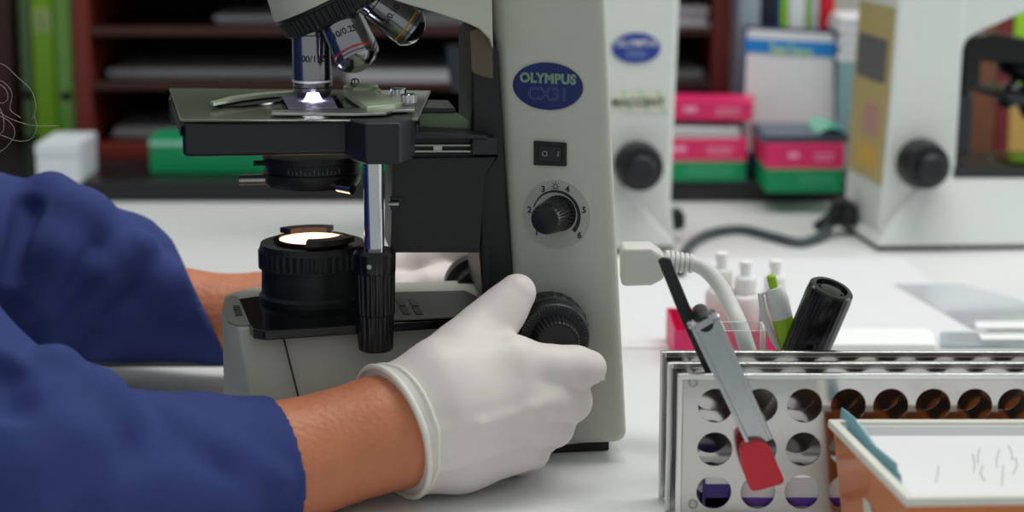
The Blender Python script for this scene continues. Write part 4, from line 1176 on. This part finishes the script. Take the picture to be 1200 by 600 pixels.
coat_part('coat_sleeve', (-.56, .06, -.02), (-.14, .36, .32), [(far_c, .004), (([far_c[0][-1], SHF], [.062, .075]), .02)],
          P2(244, 371, .184), fnn, (P2(290, 374, .182), P2(215, 366, .19), .0305, .0315), fold=ffold, ridges=far_r, grooves=far_g)
# torso of the coat
sd = SDF((-.75, -.22, -.36), (-.34, .32, .36), .005)
sd.chain([SHN, SHF], [.072, .072], .03)
for yy in (-.04, .14):
    sd.chain([np.array((-.485, yy, .19)), np.array((-.535, yy, 0)), np.array((-.60, yy, -.26))], [.105, .105, .118], .03)
sd.cone(NB + np.array((-.01, 0, -.02)), NB + np.array((.012, 0, .028)), .082, .074, .02)
sd.cone(NB + np.array((.0, 0, .0)), NT + np.array((.01, 0, .03)), .058, .058, .002, sub=True)
folds(sd, lambda X, Y, Zz: -.002 * np.sin(50 * (Zz + .4 * Y)))
sd.build('coat_torso', M_COAT, person, 2)

# gloves
def ring(sd, p0, n, N=48, rmax=.07):
    n = n / np.linalg.norm(n); e1 = np.cross(n, (0, 0, 1.)); e1 /= np.linalg.norm(e1); e2 = np.cross(n, e1)
    out = []
    for i in range(N):
        d = e1 * math.cos(2 * math.pi * i / N) + e2 * math.sin(2 * math.pi * i / N)
        lo, hi = .005, rmax
        for _ in range(22):
            m = (lo + hi) / 2
            if sample(sd, p0 + d * m) < 0: lo = m
            else: hi = m
        out.append(Vector(p0 + d * lo))
    return out
def closed_tube(pts, r, seg=10):
    mb = MB(); n = len(pts); lps = []
    for i in range(n + 1):
        p = pts[i % n]; t = (pts[(i + 1) % n] - pts[(i - 1) % n]).normalized()
        c = sum(pts, Vector()) / n
        o = (p - c); o = (o - t * o.dot(t)).normalized(); b = t.cross(o)
        lps.append([p + (o * math.cos(2 * math.pi * k / seg) + b * math.sin(2 * math.pi * k / seg)) * r for k in range(seg)])
    return mb.loft(lps, cap=False)
def glove(hand, arm, p0, n, lo, hi, h, creases=()):
    sd = SDF(lo, hi, h); hand(sd, .0014)
    j, r = arm; sd.chain(j[:3], [x + .0032 for x in r[:3]], .008)
    for c_ in creases: crease(sd, *c_)
    rest(sd, .0012)
    full = sd.d.copy()
    rg = ring(sd, p0, n)
    sd.cut(p0, -n / np.linalg.norm(n))
    o = sd.build('glove', M_GLOVE, person, 2)
    closed_tube(rg, .0017).build('cuff_bead', M_CUFF, o)
    sd.d = full
    return o, sd, rg
wn = np3((S.a * 1.0 + S.w * .50 + Z * .20))
cre = [([(505, 506), (560, 497), (618, 480)], .0030, .0020, .005, False, .80), ([(622, 478), (640, 474)], .004, .003, .006, False, .7), ([(520, 545), (570, 530), (600, 520)], .003, .002, .005, False, .85)]
gl, gsd, rg = glove(near_hand, ARM_N, P2(460, 503, -.075), wn, (-.13, -.14, -.02), (.085, .03, .14), .0016, cre)
rg2 = ring(gsd, P2(466, 503, -.075), np3(S.a * 1.0 + S.w * .62 + Z * .12))
closed_tube(rg2, .0011).build('cuff_fold', M_CUFF, gl)
# torn latex flap at the index fingertip
q = [S.P(x, y, w) for x, y, w in [(698, 447, -.060), (709, 446, -.060), (710, 428, -.060), (703, 430, -.060)]]
MB().prism(q, S.w * .002).build('latex_flap', M_CUFF, gl, bevel=.0004)
glove(far_hand, ARM_F, P2(360, 360, .178), np3(S.a), (-.16, .035, .0), (.06, .30, .18), .0026)

# ------------------------------------------------------------------ steel tube rack lying on its side
RH = .085
yF, yM, yB = onz(1000, 437, RH).y, onz(1000, 424, RH).y, onz(1000, 411, RH).y
Rk = Frame((0, yF), 0)
xr_ = .335
rack = thing('tube_rack', ((ony(797, 500, yF).x + xr_) / 2, (yF + yB) / 2, 0), 'polished steel tube rack of three holed plates, standing in the right foreground', 'rack')
cols = [838, 890, 942, 993, 1042.5, 1092, 1140.5, 1188, 1236, 1284]
rows = [475, 526, 576]
hx = [ony(c, 500, yF).x for c in cols]; hzz = [ony(900, r, yF).z for r in rows]
def plate(y, x0, x1, r, holes=True):
    c = bpy.data.curves.new('pl', 'CURVE'); c.dimensions = '2D'; c.fill_mode = 'BOTH'; c.extrude = .0006
    def poly(pts):
        s = c.splines.new('POLY'); s.points.add(len(pts) - 1); s.use_cyclic_u = True
        for i, p in enumerate(pts): s.points[i].co = (p[0], p[1], 0, 1)
    poly([(x0, .0008), (x1, .0008), (x1, RH - .003), (x0, RH - .003)])
    for i, x in enumerate(hx):
        for k, z in enumerate(hzz):
            if not holes: continue
            poly([(x + r * math.cos(2 * math.pi * t / 36), z + r * math.sin(2 * math.pi * t / 36)) for t in range(36)])
    o = bpy.data.objects.new('pl', c); COL.objects.link(o)
    me = bpy.data.meshes.new_from_object(o.evaluated_get(bpy.context.evaluated_depsgraph_get()))
    mb = MB(); mb.add([Vector((v.co.x, y + v.co.z, v.co.y)) for v in me.vertices], [tuple(p.vertices) for p in me.polygons])
    bpy.data.objects.remove(o); bpy.data.curves.remove(c); bpy.data.meshes.remove(me)
    p = mb.build('plate', M_STEEL, rack, smooth=25)
    # folded lip round the top and the left end
    MB().box((x0 - .0005, y - .0022, RH - .0034), (x1 - x0, 0, 0), (0, .0044, 0), (0, 0, .0034)).build('lip', M_STEELE, p, bevel=.0008)
    MB().box((x0 - .0028, y - .0020, .0008), (.0032, 0, 0), (0, .0040, 0), (0, 0, RH - .001)).build('lip', M_STEELE, p, bevel=.0008)
    return p
xs = [ony(799, 500, yF).x, ony(787, 480, yM).x, ony(779, 470, yB).x]
plate(yF, xs[0], xr_, .0093); plate(yM, xs[1], xr_, .0093); plate(yB, xs[2], xr_, .0093, False)
for (px, py) in ((812, 447), (812, 590), (1262, 447), (1262, 584)):
    p = ony(px, py, yF)
    MB().tube([(p.x, yF - .001, p.z), (p.x, yB + .001, p.z)], .0018, 12).build('spacer_rod', M_ALU, rack)
    MB().lathe((p.x, yF - .0005, p.z), (0, -1, 0), [(.0026, 0), (.0026, .0008), (.0018, .0016), (.0004, .0017)], 16).build('screw_head', M_ALU, rack)
# slim box lying inside the rack, seen through the lowest holes
yi = yF + .0035
pz1 = ony(880, 560, yi).z
t = thing('reagent_box', ((hx[0] + hx[3]) / 2, yi + .006, .0004), 'slim white box with purple stripe lying inside the tube rack, seen through its lowest holes', 'box')
L_ = hx[3] - hx[0] + .014
MB().box((hx[0] - .004, yi, .0005), (L_, 0, 0), (0, .012, 0), (0, 0, pz1)).build('box', mat('white_gloss_card', (226, 226, 230), .35), t, bevel=.0006)
MB().box((hx[0] - .004, yi - .0004, pz1 * .40), (L_, 0, 0), (0, .0004, 0), (0, 0, pz1 * .18)).build('stripe', mat('purple_print', (96, 52, 160), .4), t)
MB().box((hx[0] - .0045, yi - .0004, .0006), (.016, 0, 0), (0, .0126, 0), (0, 0, pz1 - .004)).build('end_flap', mat('deep_purple', (58, 32, 120), .4), t, bevel=.0004)

# ------------------------------------------------------------------ amber tray in front of the rack
TRZ = .064
tray = thing('slide_tray', onz(1150, 560, 0.0), 'amber plastic tray with cream rim and white inside, in the right front corner', 'tray')
o4 = [onz(970, 491, TRZ), onz(1062, 584, TRZ), onz(1345, 580, TRZ), onz(1310, 491, TRZ)]
cen = sum(o4, Vector()) / 4
def inset(pts, d, z):
    out = []
    n = len(pts)
    for i in range(n):
        a, b, c = pts[i - 1], pts[i], pts[(i + 1) % n]
        e1 = (b - a).normalized(); e2 = (c - b).normalized()
        n1 = Vector((-e1.y, e1.x, 0)); n2 = Vector((-e2.y, e2.x, 0))
        if n1.dot(cen - b) < 0: n1 = -n1
        if n2.dot(cen - b) < 0: n2 = -n2
        k = d / (1 + n1.dot(n2))
        v = b + (n1 + n2) * k; out.append(Vector((v.x, v.y, z)))
    return out
MB().loft([inset(o4, .008, .0005), inset(o4, .002, TRZ - .004), inset(o4, .0045, TRZ - .004), inset(o4, .010, .0035)]).build('body', M_ORANGE, tray, bevel=.0015)
MB().loft([inset(o4, 0, TRZ - .004), inset(o4, 0, TRZ), inset(o4, .0048, TRZ), inset(o4, .0048, TRZ - .004), inset(o4, 0, TRZ - .004)], cap=False).build('rim', M_RIM, tray, bevel=.0008)
zfl = TRZ - .008
lin = MB(); n4 = [inset(o4, .0046, TRZ - .002), inset(o4, .0062, zfl)]
lin.loft([inset(o4, .0052, zfl - .001), inset(o4, .0050, TRZ - .002), inset(o4, .0060, TRZ - .002), inset(o4, .0074, zfl + .001)])
lin.build('liner', mat('white_liner', (226, 226, 228), .45, var=.04, scale=18), tray, bevel=.0006)
mb = MB(); rr = random.Random(3)
for x, y in ((1148, 525), (1152, 545), (1172, 526), (1176, 545), (1182, 522), (1190, 536), (1140, 532), (1100, 545)):
    a = onz(x, y, zfl + .0012); b = onz(x + rr.uniform(-4, 6), y + rr.uniform(10, 24), zfl + .0012)
    mb.tube([a, (a + b) / 2 + Vector((rr.uniform(-.002, .002), 0, 0)), b], .00018, 5)
mb.build('scratches', mat('scratch_grey', (150, 158, 156), .5, var=0), tray)
# pale tag on the end face
t0, t1 = inset(o4, .002, TRZ - .004)[0], inset(o4, .002, TRZ - .004)[1]
b0, b1 = inset(o4, .008, .0005)[0], inset(o4, .008, .0005)[1]
nf = (t1 - t0).cross(b0 - t0).normalized()
if nf.dot(CAM - t0) < 0: nf = -nf
fp = lambda f, g: (t0 * (1 - g) + t1 * g) * (1 - f) + (b0 * (1 - g) + b1 * g) * f
MB().prism([fp(a, b) for a, b in ((.34, .42), (.34, .50), (.42, .54), (.80, .50), (.95, .46), (.95, .38), (.7, .40))], nf * .0012).build('tag', mat('worn_tag', (206, 200, 190), .5), tray, bevel=.0004)
# teal sheets standing in its end
il = inset(o4, .0078, zfl + .0025)
e = (il[1] - il[0]); en = e.length; e.normalize(); nn = Vector((-e.y, e.x, 0))
if nn.dot(cen - il[0]) < 0: nn = -nn
def onpl(px, py, off):
    d = ray(px, py); p0 = il[0] + nn * off
    return CAM + d * ((p0 - CAM).dot(nn) / d.dot(nn))
def sheet(pts, off, m, label, nm):
    return centred(MB().prism([onpl(x, y, off) for x, y in pts], nn * .0006), nm, m, label, 'sheet', smooth=0)
sheet([(984, 492), (986, 478), (1000, 489), (1022, 520), (1050, 543), (1052, 564), (1040, 570)], .0006, M_TEAL, 'teal film sheet standing against the end of the amber tray', 'film_sheet')
sheet([(989, 490), (992, 482), (1010, 500), (1030, 528), (1055, 556), (1056, 568), (1046, 572)], .0030, mat('pale_film', (196, 206, 214), .35), 'pale translucent sheet beside the teal one in the amber tray', 'film_sheet')

# ------------------------------------------------------------------ hinged tongs hooked over the rack
tg = thing('tongs', ony(880, 500, yF - .01), 'hinged tongs hooked over the rack, black arm behind, steel arm with red tip', 'tongs')
yk_ = (yF + yM) / 2
def slab(pts, y, th, nm, m, par, bev=.0006):
    return MB().prism([ony(x, y_, y) for x, y_ in pts], (0, th, 0)).build(nm, m, par, bevel=bev)
slab([(771, 306), (777, 302), (786, 304), (813, 370), (841, 432), (868, 480), (858, 486), (826, 436), (797, 372)], yk_ - .002, .0035, 'black_arm', M_BLACK, tg)
yc_ = yF - .012
ch = MB().prism([ony(x, y_, yc_) for x, y_ in [(811, 388), (842, 371), (906, 514), (878, 528)]], (0, .0012, 0))
cho = ch.build('steel_arm', M_CLAMP, tg, bevel=.0003)
for pts in ([(811, 388), (815.5, 385.5), (882.5, 526), (878, 528)], [(837.5, 373.5), (842, 371), (906, 514), (901.5, 516)]):
    MB().prism([ony(x, y_, yc_ - .0042) for x, y_ in pts], (0, .0045, 0)).build('flange', M_CLAMP, cho, bevel=.0004)
MB().prism([ony(x, y_, yc_ - .0042) for x, y_ in [(810, 387), (812, 381), (838, 367), (843, 372), (840, 377), (815, 391)]], (0, .012, 0)).build('hinge_plate', M_CLAMP, tg, bevel=.001)
a = ony(826, 378, yc_); MB().tube([(a.x, yc_ - .004, a.z), (a.x, yk_ + .002, a.z)], .0042, 16).build('hinge_pin', M_BLACK, tg)
for px, py in ((811, 381), (838, 371)):
    a = ony(px, py, yc_ - .004); MB().lathe(a, (0, -1, 0), [(.0022, -.003), (.0022, .0006), (.0014, .0016), (.0003, .0017)], 16).build('rivet', M_CHROME, tg)
rt = [(868, 528), (875, 521), (892, 519), (903, 527), (910, 543), (918, 560), (917, 567), (905, 571), (884, 576), (877, 569), (870, 546)]
rt = smooth_path([ony(x, y, yc_ - .0065) for x, y in rt] + [ony(868, 528, yc_ - .0065)], 4)[:-1]
MB().prism(rt, (0, .0095, 0)).build('red_tip', M_RED, tg, smooth=50, bevel=.0036, seg=4)

# ------------------------------------------------------------------ things standing behind the rack
ym = yB + .022
mk = thing('marker_pen', onz(925, 520), 'thick black marker leaning behind the steel rack beside the lime pen', 'marker')
m1 = ony(975, 337, ym - .012); m0 = ony(945, 408, ym - .002); md_ = (m1 - m0).normalized()
m0 = m0 - md_ * ((m0.z - .012) / md_.z)
Lm = (m1 - m0).length
MB().lathe(m0, md_, [(.0102, 0), (.0118, .002), (.0122, .01), (.0122, Lm * .55)], 48).build('barrel', M_BLACK, mk, smooth=28)
mc = MB().lathe(m0, md_, [(.0120, Lm * .55), (.0128, Lm * .552), (.0130, Lm - .006, .0003), (.0126, Lm - .001), (.0116, Lm), (.0092, Lm + .0001), (.0086, Lm - .0028), (.0074, Lm - .003), (.006, Lm - .0012), (.001, Lm - .0008)], 96).build('cap', M_BLACKG, mk, smooth=28)
pn = thing('pen', onz(935, 450), 'white and lime green click pen leaning behind the rack, left of the black marker', 'pen')
p1 = ony(907, 337, ym + .004); p0 = ony(925, 404, ym + .004); pd = (p1 - p0).normalized()
p00 = p0 - pd * ((p0.z - .004) / pd.z); Lp = (p1 - p00).length; Lg = Lp - (p1 - ony(916, 372, ym + .004)).length
MB().lathe(p00, pd, [(.001, 0), (.0024, .006), (.0052, .022), (.0060, .03), (.0060, Lg)], 32).build('lower_barrel', M_LIME, pn, smooth=40)
MB().lathe(p00, pd, [(.0061, Lg), (.0063, Lg + .01), (.0060, Lp - .004), (.0048, Lp), (.0015, Lp + .0002)], 32).build('upper_barrel', M_PENW, pn, smooth=40)
MB().lathe(p00, pd, [(.0026, Lp), (.0026, Lp + .0065), (.0018, Lp + .0075), (.0004, Lp + .0076)], 16).build('button', M_LIME, pn)
sd_ = Vector((-1, -.2, 0)); sd_ = (sd_ - pd * sd_.dot(pd)).normalized()
MB().tube([p00 + pd * (Lp - .001) + sd_ * .003, p00 + pd * (Lp - .001) + sd_ * .0085, p00 + pd * (Lp - .012) + sd_ * .0098, p00 + pd * (Lp - .028) + sd_ * .0082, p00 + pd * (Lp - .034) + sd_ * .0066], [.0015, .0018, .0018, .0017, .0015], 10).build('clip', M_PENW, pn)
# clear holder
yh = yB + .012
cx0, cx1 = ony(848, 395, yh + .02).x, ony(899, 395, yh + .02).x
hh_ = ony(870, 389, yh + .02).z
ho = thing('clear_box', ((cx0 + cx1) / 2, yh + .035, 0.0004), 'clear plastic box standing behind the rack in front of the dropper bottles', 'box')
tk = .0014
bx0 = yh + .020; dpt = .022
MB().box((cx0, bx0, .0005), (cx1 - cx0, 0, 0), (0, tk, 0), (0, 0, hh_)).build('front_wall', M_CLEAR, ho)
MB().box((cx0, bx0 + dpt, .0005), (cx1 - cx0, 0, 0), (0, tk, 0), (0, 0, hh_)).build('back_wall', M_CLEAR, ho)
for x in (cx0, cx1 - tk):
    MB().box((x, bx0 + tk + .0001, .0005), (tk, 0, 0), (0, dpt - tk - .0002, 0), (0, 0, hh_)).build('end_wall', M_CLEAR, ho)
# pink open box with three dropper bottles
PZ = .024
pk = thing('open_box', onz(850, 400), 'small pink open card box holding the dropper bottles', 'box')
bl, brr = onz(781, 361, PZ), onz(905, 361, PZ); yfr = onz(850, 388, PZ).y
xl_ = bl.x; xr2 = brr.x; yb_ = bl.y
MB().box((xl_, yfr, .0005), (xr2 - xl_, 0, 0), (0, yb_ - yfr, 0), (0, 0, .0012)).build('bottom', M_PINK, pk)
for (o_, a_, b_) in (((xl_, yfr, .0018), (xr2 - xl_, 0, 0), (0, .0012, 0)), ((xl_, yb_ - .0012, .0018), (xr2 - xl_, 0, 0), (0, .0012, 0)),
                     ((xl_, yfr + .0013, .0018), (.0012, 0, 0), (0, yb_ - yfr - .0026, 0)), ((xr2 - .0012, yfr + .0013, .0018), (.0012, 0, 0), (0, yb_ - yfr - .0026, 0))):
    MB().box(o_, a_, b_, (0, 0, PZ - .0018)).build('wall', M_PINK, pk)
bl_ = [(846, 295, (yfr + yb_) / 2 + .001, 'dropper bottle at the left end of the pink box, tallest looking'),
       (874, 305, (yfr + yb_) / 2 - .003, 'dropper bottle in the middle of the pink box, white cap'),
       (909, 304, (yfr + yb_) / 2 + .002, 'dropper bottle behind the lime pen, at the right of the pink box')]
for i, (px, py, y, lb) in enumerate(bl_):
    px = min(px, 890 if i == 2 else px) if False else px
    tp_ = ony(px, py, y); z0 = .0022; Hh = tp_.z - z0
    t = thing('dropper_bottle', (tp_.x, y, z0), lb, 'bottle', group='dropper bottles in the pink box')
    c = Vector((tp_.x, y, z0))
    R = .0112
    if i == 2 and c.x + R > xr2 - .002: c.x = tp_.x
    MB().lathe(c, Z, [(R * .9, 0), (R, .0015), (R, Hh * .56), (R * .93, Hh * .60), (R * .62, Hh * .64), (R * .60, Hh * .66)], 40).build('body', M_BOTTLE, t, smooth=35)
    MB().lathe(c, Z, [(R * .66, Hh * .655), (R * .70, Hh * .66, .0002), (R * .69, Hh * .80, .0002), (R * .60, Hh * .825), (R * .34, Hh * .83), (R * .33, Hh * .90), (R * .40, Hh * .905), (R * .40, Hh * .985), (R * .25, Hh)], 64).build('cap', M_CAP, t, smooth=25)
# white block, clear plate, painted reflection bars and papers behind the rack on the right
zb3 = .026
wb = [onz(972, 384, zb3), onz(1086, 384, zb3), onz(1093, 388, zb3), onz(1096, 394, zb3), onz(1097, 403, zb3), onz(968, 403, zb3)]
centred(MB().prism([p - Z * (zb3 - .0006) for p in wb], (0, 0, zb3 - .0006)), 'white_pad', mat('pad_white', (240, 240, 242), .5), 'thick white pad with rounded corner lying behind the rack, right of the marker', 'pad', bevel=.0015)
cpl = [onz(1102, 388, .0045), onz(1260, 388, .0045), onz(1260, 402, .0045), onz(1102, 402, .0045)]
cp_ = centred(MB().prism([p - Z * .0039 for p in cpl], (0, 0, .0036)), 'clear_tray_lid', mat('clear_grey', (214, 222, 226), .12, var=0, trans=.6, ior=1.3), 'clear flat plastic lid lying behind the rack at the far right', 'lid', bevel=.0006)
for i, (pts, z, lb) in enumerate((([(1146, 391), (1250, 391), (1250, 397), (1150, 397)], .0062, 'nearer of two white bars standing in for bright reflections, on a clear lid'),
                   ([(1142, 376), (1240, 376), (1240, 383.5), (1144, 383.5)], .0028, 'farther of two white bars standing in for bright reflections, on the grey sleeve'))):
    centred(MB().prism([onz(x, y, z) - Z * .0016 for x, y in pts], (0, 0, .0016)), 'reflection_bar', mat('reflection_white', (252, 252, 252), .25), lb, 'strip', bevel=.0006)  # white bars put in for the bright reflections on the plastic
centred(MB().prism([onz(x, y, .0003) for x, y in [(700, 303), (1060, 303), (1180, 408), (700, 408)]], (0, 0, .0003)), 'paper_sheet', M_SHEET, 'large white paper spread on the bench behind the rack', 'paper', smooth=0)
sv_ = [onz(x, y, .0010) for x, y in [(1048, 333), (1128, 333), (1190, 350), (1260, 372), (1260, 386), (1140, 386)]]
pls = centred(MB().prism(sv_, (0, 0, .0003)), 'plastic_sleeve', mat('grey_sleeve', (196, 200, 208), .12, var=.05, coat=.6), 'glossy grey-blue plastic sleeve on the bench beyond the rack', 'sleeve', smooth=0)

# ------------------------------------------------------------------ light
w = bpy.data.worlds.new('world'); SC.world = w; w.use_nodes = True
bg = w.node_tree.nodes['Background']; bg.inputs[0].default_value = (0.86, 0.93, 0.90, 1); bg.inputs[1].default_value = 0.48
def area(name, loc, size, power, col=(1, 1, 1), target=None):
    l = bpy.data.lights.new(name, 'AREA'); l.shape = 'RECTANGLE'; l.size, l.size_y = size; l.energy = power; l.color = col
    o = bpy.data.objects.new(name, l); COL.objects.link(o); o.location = loc
    if target is not None:
        o.rotation_euler = (Vector(target) - Vector(loc)).to_track_quat('-Z', 'Y').to_euler()
    return o
area('ceiling_lamp', (0.55, 0.25, 1.7), (1.3, 0.5), 18, (1, 0.98, 0.95))
area('ceiling_lamp', (-0.5, 0.5, 1.7), (1.2, 0.35), 7, (1, 0.99, 0.96))
area('window_daylight', (1.9, 0.35, 0.75), (0.9, 1.0), 7, (0.95, 0.98, 1.0), target=(0.2, 0.2, 0.1))
vs = SC.view_settings
vs.view_transform = 'Standard'; vs.look = 'None'; vs.gamma = 1.0; vs.exposure = 0.0
try: vs.use_curve_mapping = False
except Exception: pass
